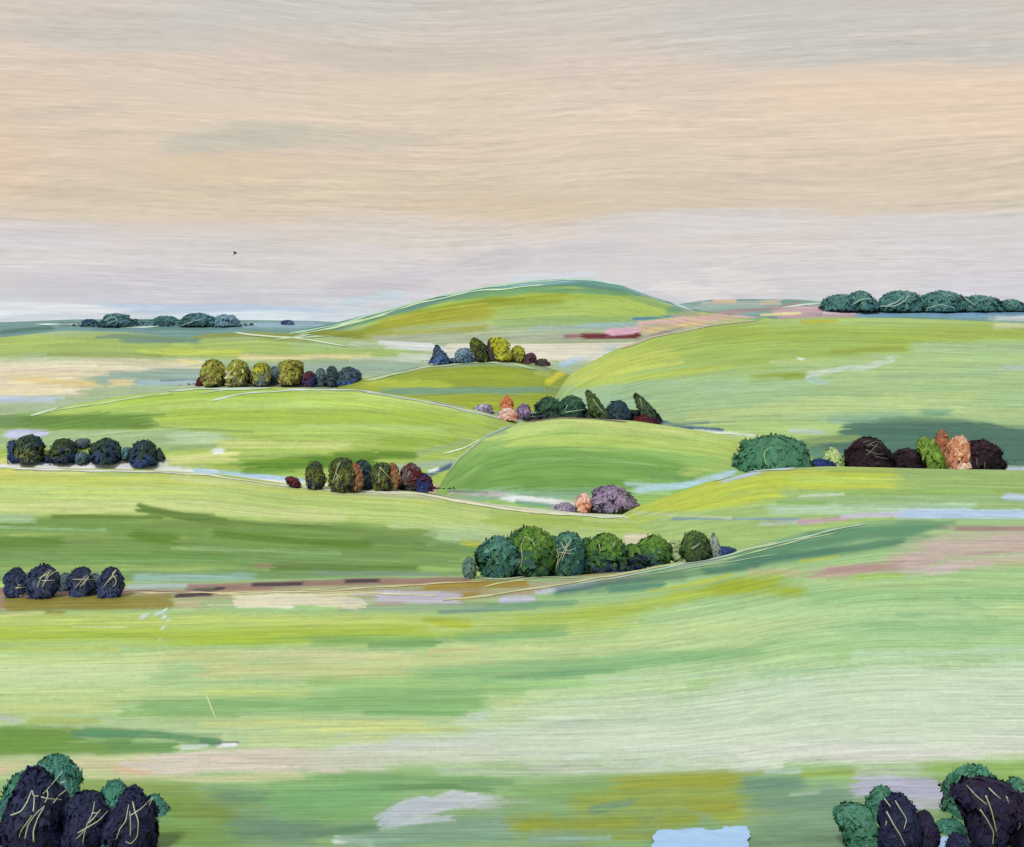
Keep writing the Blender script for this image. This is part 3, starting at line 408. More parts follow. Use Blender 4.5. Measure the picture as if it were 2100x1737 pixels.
S(L, '1250,1480 1700,1440 2480,1420', 62, (206, 223, 192), .75, 1.1); S(L, '1000,1530 1500,1515 2480,1500', 40, (214, 225, 200), .7, 1.1); S(L, '1500,1545 1900,1540 2300,1530', 22, (224, 224, 210), .7, 1.1); S(L, '1350,1262 2000,1250', 24, (180, 211, 152), .6, 1.1); S(L, '1600,1300 2480,1295', 34, (170, 205, 148), .5, 1.1); S(L, '0,1385 300,1380', 34, (208, 224, 166), .7, 1.1); S(L, '880,1360 1240,1338', 16, (200, 214, 152), .6, 1.1); S(L, '320,1450 960,1440', 24, (138, 184, 118), .6, 1.1); S(L, '880,1385 1300,1355 1560,1338', 16, (142, 188, 128), .75, 1.1); S(L, '1300,1310 1700,1288', 18, (196, 218, 156), .6, 1.1); S(L, '300,1570 640,1562', 24, (220, 210, 192), .7, .9); S(L, '640,1560 1000,1550', 20, (214, 218, 196), .7, 1.1); S(L, '540,1650 780,1630', 34, (134, 182, 122), .6, 1.0); S(L, '740,1710 1060,1700', 20, (142, 176, 150), .6, 1.0); S(L, '1540,1690 1760,1690', 34, (134, 168, 136), .6, 1.0)
S(L, '-380,1518 40,1520 150,1516', 27, (110, 152, 64), .95, .4); S(L, '140,1532 240,1536', 14, (118, 158, 72), .9, .5); S(L, '150,1506 300,1506 450,1522', 9, (92, 146, 100), .95, .4); S(L, '220,1528 360,1530', 12, (108, 156, 88), .9, .5); S(L, '1450,1500 1850,1470 2480,1450', 40, (212, 227, 200), .7, 1.1); S(L, '1700,1400 2480,1380', 26, (206, 224, 190), .7, 1.1); S(L, '1200,1340 1550,1318', 10, (196, 218, 154), .7, 1.0); S(L, '0,1412 260,1408', 18, (202, 222, 158), .8, 1.0)
S(L, '-380,1216 240,1212', 8, (150, 112, 96), .9, .5); S(L, '260,1204 430,1200', 5, (180, 200, 196), .9, .5); S(L, '390,1206 620,1196 960,1190', 8, (158, 124, 112), .95, .4); S(L, '362,1220 432,1217', 6, (66, 54, 66), 1, .2); S(L, '400,1210 460,1206', 4, (50, 40, 58), 1, .2); S(L, '515,1199 622,1197', 4.5, (64, 46, 62), 1, .2); S(L, '708,1192 778,1191', 4.5, (62, 44, 58), 1, .2); S(L, '880,1202 1080,1196', 9, (168, 142, 52), .9, .4); S(L, '490,1233 640,1229 740,1238', 12, (230, 223, 192), 1, .35); S(L, '780,1225 940,1229', 12, (200, 192, 206), .95, .4); S(L, '20,1238 200,1239 345,1235', 14, (148, 139, 60), .95, .35)
S(L, '600,1560 1000,1548', 14, (214, 216, 194), .6, 1.2); S(L, '820,1660 900,1646 1020,1644', 14, (202, 208, 210), .6, .9); S(L, '640,1352 1000,1345', 12, (206, 212, 152), .5, 1.2); S(L, '0,1350 500,1345', 10, (198, 214, 136), .5, 1.2); S(L, '1180,1640 1520,1625', 18, (154, 172, 74), .6, 1.0); S(L, '1060,1690 1400,1684', 14, (152, 166, 62), .6, 1.0)
S(L, '-380,1652 200,1640 330,1640', 26, (134, 164, 84), .75, .8); S(L, '350,1650 470,1668', 28, (124, 152, 66), .8, .8); S(L, '340,1715 480,1722', 26, (122, 160, 78), .8, .8); S(L, '450,1640 550,1636', 16, (112, 148, 112), .8, .8); S(L, '480,1700 640,1706', 26, (112, 148, 118), .85, .7); S(L, '560,1650 700,1638 790,1622', 22, (126, 178, 114), .85, .6); S(L, '620,1714 770,1700', 9, (98, 138, 104), .8, .7); S(L, '780,1618 940,1612', 7, (106, 154, 100), .8, .6); S(L, '700,1728 1060,1716', 14, (130, 166, 140), .8, .8); S(L, '790,1682 860,1656 940,1646', 15, (192, 200, 210), .8, .5); S(L, '1530,1612 1640,1606', 18, (114, 152, 126), .85, .7); S(L, '1560,1650 1740,1640', 20, (122, 158, 130), .8, .8); S(L, '1570,1715 1750,1712', 24, (120, 154, 120), .8, .8); S(L, '1290,1608 1510,1594', 18, (160, 170, 62), .8, .7); S(L, '1420,1650 1500,1656', 14, (156, 162, 54), .8, .7); S(L, '1760,1614 1960,1622', 18, (186, 186, 206), .8, .6)
for sx, sy, sw in ((293, 1266, 5), (300, 1262, 3), (322, 1260, 5), (333, 1256, 4), (336, 1265, 5), (345, 1272, 3), (334, 1288, 3), (327, 1312, 2), (340, 1250, 2.5)):
    S(L, f'{sx-3},{sy+2} {sx+4},{sy-3}', sw * .8, (212, 230, 232), 1, .3)
for i, (k, ly) in enumerate(LY.items()): ly.build(i + 1)

# pale trodden paths and field edges that run along the hills
def ribbon(name, layer, path, wpx, c, lift=1.1):
    P = pts(path); seg = np.hypot(*np.diff(P, axis=0).T); s = np.concatenate([[0], np.cumsum(seg)])
    n = max(int(s[-1] / 5), 6); u = np.linspace(0, s[-1], n)
    x, y = np.interp(u, s, P[:, 0]), np.interp(u, s, P[:, 1])
    k = np.hanning(9); k /= k.sum()
    if n > 12:
        x = np.convolve(np.pad(x, 4, mode='edge'), k, 'valid'); y = np.convolve(np.pad(y, 4, mode='edge'), k, 'valid')
    sd_ = rng.integers(1e6)
    y = y + (vn(u / 45, u * 0, sd_) - .5) * 3
    dx, dy = np.gradient(x), np.gradient(y); q = np.hypot(dx, dy); nx, ny = -dy / q, dx / q
    w = wpx * (.55 + 1.0 * vn(u / 30, u * 0, sd_ + 1)) * np.clip(np.minimum(u, s[-1] - u) / 25 + .25, 0, 1)
    V = []; ly = LY[layer]
    for sgn in (-1, 0, 1):
        a, b = x + sgn * nx * w / 2, y + sgn * ny * w / 2
        b = np.maximum(b, ly.crest(a) + .2)
        p = unproject(a, b, ly.depth(a, b)); p[:, 2] += (lift + (.15 if sgn == 0 else -.1)) * p[:, 1] / F
        V.append(p)
    V = np.concatenate(V); I = np.arange(3 * n).reshape(3, n)
    f = np.concatenate([np.stack([I[k, :-1], I[k + 1, :-1], I[k + 1, 1:], I[k, 1:]], -1) for k in (0, 1)])
    cv = lin(c) / K * (.95 + .3 * vn(np.tile(u, 3) / 14, np.repeat([0., 2, 4], n), sd_ + 5))[:, None]
    o = make_mesh(name, V, f, np.clip(cv, 0, .8), M_TWIG); o['kind'] = 'structure'
PALE, CREAM, MINT = (214, 230, 206), (232, 230, 200), (190, 216, 170)
for ly, p, w, c in [
    ('summit', '590,686 700,664 790,638 900,609 1000,590 1100,578 1190,573 1260,582', 3.2, (168, 205, 178)), ('summit', '640,682 760,652 860,622 960,600 1120,584', 2.2, (196, 220, 180)), ('summit', '1150,573 1230,576 1300,592 1360,614 1420,637', 3.6, (178, 212, 206)), ('summit', '560,698 680,674 800,645', 2.2, (176, 206, 150)),
    ('far', '70,665 170,666 270,669', 2.2, (206, 226, 222)), ('far', '300,664 350,663 400,670 440,662 530,668', 2.0, (206, 226, 220)), ('far', '240,672 330,671', 2.2, (206, 230, 214)), ('far', '1600,632 1690,622 1780,626 1850,632', 2.2, (206, 224, 214)),
    ('plain', '470,682 560,690 640,698 720,712', 3.0, PALE), ('plain', '520,690 600,692 680,690', 2.4, MINT), ('plain', '560,698 630,688 700,672', 2.2, MINT), ('plain', '700,704 740,714', 1.8, PALE),
    ('left_hill', '60,854 150,828 260,808 400,798 520,796', 3.2, (196, 218, 190)), ('left_hill', '75,848 170,834 290,815 360,806', 2.2, (186, 212, 160)), ('left_hill', '430,822 500,808 600,800 740,801 860,816 960,838', 3.0, (206, 220, 214)), ('left_hill', '410,806 470,800 560,797', 2.4, (190, 214, 186)), ('left_hill', '740,803 860,822 980,848 1040,864', 2.4, (186, 200, 190)),
    ('knoll', '745,784 800,768 880,753 960,744 1040,745 1110,760', 3.4, (178, 200, 160)), ('knoll', '960,743 990,741 1060,752', 2.0, (196, 214, 180)),
    ('middle_hill', '905,986 940,942 1000,892 1060,870', 2.8, (178, 204, 190)), ('left_hill', '905,934 960,915 1000,893', 2.2, (214, 228, 210)), ('middle_hill', '1070,868 1130,858 1220,859 1290,866', 2.0, (130, 110, 100)),
    ('upland', '1270,718 1330,694 1400,680 1480,664 1560,657', 2.8, (190, 180, 160)), ('upland', '1410,884 1480,890 1560,896', 2.4, PALE),
    ('left_field', '20,962 300,967 430,975 560,993 700,1008 850,1012', 2.4, (228, 232, 222)), ('left_field', '700,1004 860,1014 1000,1037 1100,1052 1195,1056', 4.4, CREAM), ('left_field', '860,1008 1000,1034 1110,1055', 2.0, (190, 190, 170)), ('left_field', '60,964 250,968 400,972', 2.0, (196, 190, 196)), ('left_field', '1150,1056 1240,1062 1290,1060', 2.2, (220, 226, 206)),
    ('right_field', '1460,988 1510,972 1560,966 1640,960', 3.0, (196, 212, 222)), ('right_field', '1520,974 1560,958 1620,957', 2.0, (150, 190, 160)),
    ('near', '0,1226 80,1222 160,1216 300,1212 420,1214', 2.4, (176, 150, 140)), ('near', '280,1216 480,1216 700,1210 900,1196 1000,1192', 2.4, (216, 206, 160)), ('near', '440,1220 640,1214 900,1222', 2.2, (226, 222, 170)), ('near', '985,1206 1020,1196 1070,1192 1120,1196', 2.4, (216, 214, 160)), ('near', '980,1188 1040,1188 1090,1180', 2.0, (196, 206, 176)),
    ('near', '905,1232 1000,1222 1120,1204 1250,1182 1380,1158 1500,1134 1600,1110', 3.0, (206, 212, 160)), ('near', '1180,1200 1330,1172 1470,1145 1560,1122 1680,1094 1780,1074', 2.6, (176, 212, 190)), ('near', '1470,1152 1560,1128 1660,1104 1720,1092', 2.0, (190, 216, 160)), ('near', '1330,1178 1480,1156 1600,1136', 1.6, (160, 190, 160)),
    ('near', '418,1418 428,1436 436,1460 446,1478', 2.2, (206, 222, 160)), ('near', '1200,1184 1100,1184 1040,1192', 2.0, (200, 206, 176))]:
    ribbon('path', ly, p, w, c)

# small blue pools at the bottom edge
def pool(x0, x1, y0, y1, seed):
    ys = np.linspace(y0, y1, 26); u = np.linspace(0, 1, 100)
    l = x0 + (vn(ys / 9, ys * 0, seed) - .5) * 14 + np.clip(y0 + 9 - ys, 0, 9) * 1.2; r = x1 + (vn(ys / 4, ys * 0, seed + 1) - .5) * 8 + (vn(ys / 1.7, ys * 0, seed + 4) - .5) * 5 - np.clip(y0 + 4 - ys, 0, 4) * 2
    x = l[:, None] + (r - l)[:, None] * u[None]
    y = np.repeat(ys[:, None], 100, 1) + ((vn(x / 34, x * 0, seed + 2) - .5) * 12 + (vn(x / 8, x * 0, seed + 3) - .5) * 3 + (vn(x / 3.5, x * 0, seed + 6) - .5) * 2) * np.linspace(1, 0, 26)[:, None]
    V = unproject(x, y, LY['near'].depth(x, y)); V[..., 2] += 5.0 * V[..., 1] / F
    I = np.arange(26 * 100).reshape(26, 100); f = np.stack([I[1:, :-1], I[1:, 1:], I[:-1, 1:], I[:-1, :-1]], -1).reshape(-1, 4)
    V = V.reshape(-1, 3); cols = lin((170, 208, 255)) / K * 1.15 * (.9 + .2 * vn(x.ravel() / 26, y.ravel() / 4, 3))[:, None]
    o = make_mesh('pond', V, f, np.clip(cols, 0, .8), M_WATER); o['kind'] = 'structure'
pool(1338, 1536, 1703, 1800, 11); pool(1908, 1952, 1719, 1800, 21)

# ------------------------------------------------------------------ trees and shrubs
def prof(shape, h):
    if shape == 'egg': h = .11 + .89 * h; return np.sqrt(np.clip(1 - np.abs(2 * h - 1) ** 2.3, 0, 1)) * (1.05 - .16 * h)
    if shape == 'pear': h = .1 + .9 * h; return np.clip(np.sqrt(np.clip(1 - np.abs(2 * h - 1) ** 2.6, 0, 1)) * (1.12 - .62 * sm((h - .35) / .6)), 0, 1)
    if shape == 'cone': return np.clip((1 - h) ** .75 * 1.05 * np.clip(h * 9 + .35, 0, 1), 0, 1)
    if shape == 'block': return np.clip(1 - np.abs(2 * h - 1) ** 5, 0, 1) ** .5
    if shape == 'lance': return np.clip(np.sqrt(np.clip(1 - np.abs(2 * h - 1) ** 2.2, 0, 1)) * (1.15 - .75 * h), 0, 1)
    if shape == 'top': return np.clip((h * .7 + .38) * np.clip((1 - h) * 6, 0, 1) ** .5, 0, 1)     # narrow foot, wide head
    return np.sqrt(np.clip(1 - h ** 2.2, 0, 1)) * np.clip(.82 + h * 3, 0, 1)                      # 'dome'
def pick(pal, u, v, r, noise=.38):  # leaf colour by place on the crown; palettes include painted highlight and shadow tones
    Cc = np.array([lin(p[0]) for p in pal]); n = len(u)
    d = np.stack([(u - p[1]) ** 2 * .8 + ((v - p[2]) * 2) ** 2 * .8 for p in pal], 1) ** .5 + r.normal(0, noise, (n, len(pal)))
    return Cc[d.argmin(1)]
def foliage(seed, w, dpt, H, shape, lean, pal, n, rag=.16):
    r = np.random.default_rng(seed); Vs, Fs, Cs = [], [], []; off = 0
    z0 = .03 * H; Hc = H - z0
    fx = float(np.clip(w / H, 1, 9))
    def surf(h, th):
        rr = .95 * prof(shape, h) * (1 + rag * 1.5 * (.65 * vn(np.cos(th) * 1.9 * fx + 9, h * 3.2 + np.sin(th) * 1.5, seed) + .35 * vn(np.cos(th) * 4.5 * fx + 5, h * 8 + np.sin(th) * 3, seed + 1) - .5))
        return np.stack([rr * np.cos(th) * w + lean * w * (h - .3), rr * np.sin(th) * dpt, z0 + h * Hc], -1)
    nh, nt_ = 15, 26
    h, th = np.meshgrid(np.linspace(.0, 1, nh), np.linspace(0, 2 * np.pi, nt_, endpoint=False), indexing='ij')
    hh = .04 + .92 * h
    p = surf(hh, th) * [.86, .86, .97]; p[..., 0] += lean * w * (hh - .3) * .1
    I = np.arange(nh * nt_).reshape(nh, nt_)
    q = np.stack([I[:-1], np.roll(I[:-1], -1, 1), np.roll(I[1:], -1, 1), I[1:]], -1).reshape(-1, 4)
    Vs.append(p.reshape(-1, 3)); Fs.append(q); Cs.append(pick(pal, (np.cos(th) * prof(shape, hh)).ravel(), hh.ravel(), r, .2) * .9); off = nh * nt_
    # leaf clumps: short curved daubs lying over the crown and sticking out of it
    h = r.beta(1.05, .95, n); th = r.uniform(0, 2 * np.pi, n); base = surf(h, th)
    e = 1e-2; tv = surf(np.clip(h + e, 0, 1), th) - surf(np.clip(h - e, 0, 1), th); tu = surf(h, th + e) - surf(h, th - e)
    tv /= np.linalg.norm(tv, axis=1, keepdims=True) + 1e-9; tu /= np.linalg.norm(tu, axis=1, keepdims=True) + 1e-9
    nr = np.cross(tu, tv); nr /= np.linalg.norm(nr, axis=1, keepdims=True) + 1e-9
    loose = (r.random(n) < .13)[:, None]                              # sprigs that leave the crown, the rest lies on it
    ang = r.normal(.2, .7, n)[:, None]; d1 = tv * np.cos(ang) + tu * np.sin(ang)
    d1 = np.where(loose, d1 * .8 + nr * r.uniform(.2, .9, n)[:, None], d1 + nr * r.normal(0, .05, n)[:, None]); d1 /= np.linalg.norm(d1, axis=1, keepdims=True)
    d2 = np.cross(nr, d1); d2 /= np.linalg.norm(d2, axis=1, keepdims=True) + 1e-9; nr = np.cross(d1, d2)
    size = min(w, H * .6); Ln = np.where(loose, (size * r.uniform(.14, .36, n))[:, None], (size * r.uniform(.28, .75, n))[:, None]); Wd = Ln * r.uniform(.24, .46, n)[:, None]
    out = np.where(loose, (size * r.uniform(-.06, .10, n))[:, None], (size * r.uniform(-.08, .02, n))[:, None]); tip = (size * r.uniform(-.05, .04, n))[:, None]
    o = base + nr * out * ~loose + (base - [0, 0, H * .5]) / (np.linalg.norm(base - [0, 0, H * .5], axis=1, keepdims=True) + 1e-6) * out * loose
    ring = [o - d1 * Ln * .5, o - d1 * Ln * .2 + d2 * Wd * .5 + nr * size * .015, o + d1 * Ln * .25 + d2 * Wd * .42 + nr * (size * .015 + tip * .5), o + d1 * Ln * .5 + nr * tip,
            o + d1 * Ln * .25 - d2 * Wd * .42 + nr * (size * .015 + tip * .5), o - d1 * Ln * .2 - d2 * Wd * .5 + nr * size * .015]
    V6 = np.stack(ring, 1); V6[..., 2] = np.maximum(V6[..., 2], .01 * H)
    Vs.append(V6.reshape(-1, 3)); b = off + np.arange(n)[:, None] * 6
    Fs.append(np.concatenate([b + np.array([[5, 2, 1, 0]]), b + np.array([[4, 3, 2, 5]])]))
    cc = pick(pal, np.cos(th) * prof(shape, h), h, r) * (1 + r.normal(0, .13, n))[:, None] * (1 + r.normal(0, .05, (n, 3)))
    Cs.append(np.repeat(cc, 6, 0))
    cp = np.concatenate(Vs); cn = (cp - [0, 0, .35 * H]) / [w, dpt, .6 * H]; cn /= np.linalg.norm(cn, axis=1, keepdims=True) + 1e-6
    cn = cn * [.8, .8, .55] + [0, 0, .55] + r.normal(0, .10, cn.shape); cn /= np.linalg.norm(cn, axis=1, keepdims=True)
    return cn, cp, np.concatenate(Fs).astype(np.int32), np.clip((lambda c: c * (1.15 + .02 * sm(c.max(1, keepdims=True) / .16)))(np.concatenate(Cs)) / K * [1.05, 1.05, 1.2], .003, .8)
def tube(P, r0, r1, k=6):
    P = np.asarray(P, float); n = len(P); V = []; rad = np.linspace(r0, r1, n)
    for i in range(n):
        d = P[min(i + 1, n - 1)] - P[max(i - 1, 0)]; d /= np.linalg.norm(d) + 1e-9
        a = np.cross(d, [0, 1, 0.13]); a /= np.linalg.norm(a) + 1e-9; b = np.cross(d, a)
        for j in range(k):
            t = 2 * np.pi * j / k; V.append(P[i] + rad[i] * (np.cos(t) * a + np.sin(t) * b))
    f = [(i * k + j, i * k + (j + 1) % k, (i + 1) * k + (j + 1) % k, (i + 1) * k + j) for i in range(n - 1) for j in range(k)]
    f += [tuple(range(k))[::-1], tuple((n - 1) * k + j for j in range(k))]
    return np.array(V), f
COUNT = [0]
def plant(kind, label, layer, cx, top, bot, hw, shape, pal, lean=0., back=0., group=None, twigs=(), tw=1.5, twc=(206, 214, 176), trunk=(58, 50, 50), rag=.4):
    """one tree or shrub standing where its foot meets the field"""
    COUNT[0] += 1; seed = 900 + COUNT[0]
    foot = LY[layer].at(cx, bot); Yd = foot[1] + back
    if back: foot = unproject(np.float64(cx), np.float64(bot), Yd)
    m = Yd / F; H, w = (bot - top) * m, hw * m * (1.12 if 12 < hw < 32 else 1.04)
    e = bpy.data.objects.new(kind, None); C.objects.link(e); e.location = foot; e.empty_display_size = .5
    e['label'] = label; e['category'] = 'tree' if kind.endswith('tree') else 'shrub'  # hedges set their own
    if group: e['group'] = group
    pal = [p if len(p) == 3 and not isinstance(p[0], int) else (p, 0, .5) for p in pal]
    dpt = min(w, H * .75)
    n = int(np.clip(hw * (bot - top) * .5, 300, 2200))
    NV, V, f, cc = foliage(seed, w, dpt, H, shape, lean, pal, n, rag)
    make_mesh('crown' if kind.endswith('tree') else 'foliage', V, f, cc, M_LEAF, e, normals=NV)
    rt = np.random.default_rng(seed)
    tx = [[0 + lean * w * (q - .3) * .6 * (q > .2) + rt.normal(0, .02) * w, 0, (-.06 + q * .7) * H] for q in (0, .15, .35, .6, 1)]
    tv, tf = tube(tx, max(.10 * w, .012 * H), .02 * w)
    make_mesh('trunk' if kind.endswith('tree') else 'stem', tv, tf, lin(trunk) / K, M_BARK, e)
    for t in twigs:
        P = pts(t); Q = []
        seg = np.hypot(*np.diff(P, axis=0).T); s = np.concatenate([[0], np.cumsum(seg)]); u = np.linspace(0, s[-1], max(int(s[-1] / 4), 4))
        X_, Y_ = np.interp(u, s, P[:, 0]), np.interp(u, s, P[:, 1])
        if len(u) > 4:
            for _ in range(2):
                X_[1:-1] = (X_[:-2] + 2 * X_[1:-1] + X_[2:]) / 4; Y_[1:-1] = (Y_[:-2] + 2 * Y_[1:-1] + Y_[2:]) / 4
        for x, y in zip(X_, Y_):
            h = np.clip((bot - y) / (bot - top), .02, .98); dx = (x - cx) / hw - lean * (h - .3); rr = float(prof(shape, np.array(h)))
            dep = Yd - dpt * (math.sqrt(max(0., 1.1 * rr * rr - dx * dx)) + .16)
            Q.append(unproject(np.float64(x), np.float64(y), dep) - foot)
        bv, bf = tube(Q, tw * m * rt.uniform(.42, .6), tw * m * .3, 5)
        make_mesh('branch', bv, bf, np.clip(lin(twc) / K * rt.uniform(.9, 1.15), 0, .8), M_TWIG, e)
    return e
NAVY = [((36, 38, 62), -.4, .5), ((28, 30, 48), .3, .3), ((46, 52, 74), .2, .8), ((34, 40, 70), 0, .15)]
INK = [((36, 32, 54), -.4, .4), ((28, 30, 54), .3, .3), ((46, 44, 62), .2, .85), ((46, 34, 52), .7, .5)]
TEAL = [((60, 112, 96), -.3, .5), ((78, 136, 116), .3, .7), ((52, 98, 96), .2, .3), ((70, 128, 98), -.2, .85)]
JADE = [((56, 106, 78), -.3, .5), ((82, 136, 106), .2, .8), ((66, 122, 88), .2, .3)]
SLATE = [((54, 64, 88), -.4, .5), ((70, 82, 100), .5, .4), ((48, 58, 76), 0, .8), ((58, 72, 110), 0, .1)]
MOSS = [((58, 74, 46), -.2, .7), ((44, 60, 54), .3, .4), ((74, 84, 44), 0, .45), ((44, 58, 92), 0, .12), ((40, 52, 80), .5, .3)]
LIME = [((146, 150, 58), -.2, .7), ((124, 128, 54), .3, .45), ((158, 158, 78), -.3, .35), ((100, 100, 54), .2, .1)]
OLIVE = [((88, 98, 44), -.2, .6), ((104, 106, 52), .2, .4), ((62, 78, 50), 0, .92), ((52, 62, 60), .6, .2)]
RUST = [((152, 108, 70), 0, .75), ((122, 100, 68), -.3, .35), ((166, 118, 80), .3, .6), ((106, 92, 64), .2, .15)]
GREY = [((84, 106, 108), -.3, .5), ((66, 86, 92), .3, .3), ((100, 122, 118), 0, .8)]
WINE = [((84, 38, 42), 0, .4), ((104, 50, 52), .3, .7), ((62, 36, 44), -.3, .2)]
BLUE = [((48, 68, 118), 0, .3), ((60, 84, 122), -.2, .7), ((40, 54, 92), .3, .2)]
GREEN = [((82, 122, 48), -.2, .75), ((64, 100, 50), .3, .4), ((102, 136, 54), .2, .85), ((48, 84, 72), -.3, .25), ((54, 88, 58), .1, .1)]
FOREST = [((48, 82, 64), -.2, .6), ((40, 68, 60), .3, .3), ((66, 100, 66), .2, .8)]
MAUVE = [((136, 122, 138), -.2, .6), ((160, 138, 158), .25, .55), ((118, 112, 128), 0, .15), ((128, 124, 132), .6, .8)]
ORANGE = [((204, 144, 104), 0, .6), ((216, 172, 138), .2, .8), ((186, 124, 84), -.3, .4), ((222, 188, 164), 0, .15)]
PEACH = [((230, 172, 136), 0, .6), ((214, 148, 112), .3, .3), ((236, 200, 174), -.3, .8)]
COAL = [((34, 24, 26), 0, .5), ((46, 28, 32), -.4, .4), ((28, 22, 26), .4, .4), ((60, 44, 48), .2, .85)]
FTEAL = [((56, 100, 84), -.2, .6), ((44, 84, 78), .3, .3), ((84, 128, 108), .2, .85), ((62, 104, 70), 0, .5)]
STEAL = [((72, 120, 110), -.2, .6), ((64, 110, 110), .3, .3), ((102, 146, 134), .2, .85), ((82, 126, 110), 0, .5)]
DTEAL = [((70, 112, 108), -.2, .6), ((88, 130, 130), .3, .7), ((60, 96, 100), 0, .25)]

# bottom left
G1 = 'dark trees in the bottom left corner'
plant('leafy_tree', 'tall teal tree behind the top of the biggest dark tree, bottom left', 'near', 110, 1552, 1722, 56, 'egg', TEAL, back=8)
plant('leafy_tree', 'teal tree at the upper left shoulder of the biggest dark tree, bottom left', 'near', 46, 1588, 1728, 44, 'egg', TEAL, back=9)
plant('leafy_tree', 'teal bush showing between the two smaller dark trees at bottom left', 'near', 233, 1602, 1730, 34, 'egg', TEAL, back=8)
plant('leafy_tree', 'teal bush leaning out right of the rightmost dark tree at bottom left', 'near', 314, 1632, 1726, 30, 'egg', TEAL, back=8)
plant('dark_tree', 'biggest navy dark tree in the bottom left corner with pale scratched branches', 'near', 70, 1580, 1744, 63, 'pear', NAVY, group=G1, tw=2.4, twigs=(
    '34,1734 44,1702 56,1686 66,1672', '51,1720 58,1690 74,1668 92,1652', '69,1726 68,1704 78,1676 90,1656', '22,1672 44,1664 56,1644 66,1618 68,1634 80,1632', '128,1582 112,1602 98,1618 88,1628', '84,1634 100,1638 126,1640', '96,1620 100,1630 92,1646', '110,1646 122,1630 136,1620', '124,1606 134,1602', '68,1664 70,1648 70,1634'))
plant('dark_tree', 'smallest of three navy dark trees bottom left, in the middle with forked pale twigs', 'near', 177, 1627, 1746, 49, 'egg', NAVY, group=G1, tw=2.2, twigs=(
    '170,1730 172,1712 178,1692 190,1668 194,1644', '160,1708 184,1694 204,1682 222,1662', '182,1688 192,1678 206,1660', '188,1668 204,1666', '142,1728 160,1718 172,1704'))
plant('dark_tree', 'dark tree with narrow top and crossing pale twigs, rightmost of the bottom left trio', 'near', 272, 1618, 1744, 51, 'pear', NAVY, group=G1, tw=2.2, twigs=(
    '243,1704 258,1684 264,1650', '268,1672 290,1658 312,1636', '267,1714 268,1690 266,1664', '272,1644 276,1662 284,1684 282,1716 268,1732 258,1726', '238,1722 246,1700', '306,1652 314,1634'))
plant('shrub', 'low teal shrub at the foot of the bottom left dark trees', 'near', 222, 1706, 1752, 14, 'dome', TEAL)
# bottom right
G2 = 'dark trees in the bottom right corner'
plant('leafy_tree', 'jade green tree leaning left, leftmost plant in the bottom right corner', 'near', 1776, 1652, 1762, 38, 'block', JADE, lean=-1.1, back=3, tw=1.2, twc=(120, 176, 140), twigs=('1736,1666 1756,1690 1776,1720', '1744,1662 1770,1688 1784,1716'))
plant('leafy_tree', 'jade crown peeping out behind the upright navy tree at bottom right', 'near', 1810, 1616, 1740, 36, 'egg', JADE, back=8)
plant('leafy_tree', 'broad jade crown above and behind the biggest dark tree at bottom right', 'near', 2000, 1574, 1735, 58, 'egg', JADE, back=9)
plant('leafy_tree', 'jade tree at the right edge, behind the biggest dark tree', 'near', 2086, 1596, 1735, 28, 'egg', JADE, back=11)
plant('shrub', 'jade shrub between the brown tree and the biggest dark tree at bottom right', 'near', 1952, 1682, 1742, 38, 'dome', TEAL, back=5)
plant('dark_tree', 'upright navy tree with long pale twigs beside a brownish one, bottom right', 'near', 1842, 1630, 1764, 41, 'egg', NAVY, group=G2, tw=2.2, twigs=('1836,1642 1848,1662 1860,1680 1854,1700', '1818,1664 1832,1690 1846,1712 1856,1734', '1814,1638 1826,1654', '1818,1684 1816,1694'))
plant('dark_tree', 'small brownish black tree touching the upright navy tree, bottom right', 'near', 1898, 1664, 1760, 24, 'egg', INK, back=1.5, tw=2., twigs=('1884,1706 1888,1718 1884,1728',))
plant('dark_tree', 'biggest purple black tree in the bottom right corner with pale forked branches', 'near', 2027, 1604, 1762, 60, 'top', INK, group=G2, tw=2.4, twigs=('1982,1610 2004,1634 2024,1650', '2022,1632 2034,1664 2040,1690 2048,1726', '2010,1660 2024,1680 2038,1706 2036,1732', '2028,1616 2040,1628 2052,1638', '2064,1634 2076,1664 2094,1694 2086,1702'))
plant('dark_tree', 'dark tree cut off by the right edge in the bottom corner', 'near', 2100, 1640, 1755, 30, 'egg', INK, back=2)
plant('shrub', 'small round dark shrub half cut off by the bottom edge, right', 'near', 1966, 1712, 1768, 25, 'egg', NAVY)
# row on the track, left
G3 = 'slate blue trees along the earth track on the left'
TWC = (222, 222, 178)
plant('dark_tree', 'slate blue egg shaped tree nearest the left edge on the track', 'near', 32, 1165, 1224, 21, 'egg', SLATE, group=G3, twc=TWC, tw=1.6, twigs=('34,1208 40,1194 44,1206', '32,1206 60,1204', '40,1222 52,1220'))
plant('dark_tree', 'widest slate blue tree on the track, with zigzag pale branches', 'near', 87, 1160, 1225, 28, 'egg', SLATE, group=G3, twc=TWC, tw=1.6, twigs=('76,1206 84,1184 100,1170 112,1172', '86,1204 98,1182 118,1170', '86,1191 112,1190', '80,1186 94,1178 110,1174', '94,1184 104,1168'))
plant('shrub', 'small muted grey blue shrub between two slate blue trees on the track', 'near', 133, 1175, 1212, 14, 'egg', GREY)
plant('dark_tree', 'slate tree with crossed pale twigs and a greyer right side, on the track', 'near', 166, 1164, 1222, 24, 'egg', SLATE, group=G3, twc=TWC, tw=1.6, twigs=('154,1206 168,1190 180,1178', '164,1204 176,1188 190,1172', '146,1188 168,1188 196,1188', '170,1200 182,1184'))
plant('shrub', 'grey shrub leaning on the right of the crossed twig slate tree', 'near', 194, 1176, 1218, 14, 'egg', GREY, back=-.5)
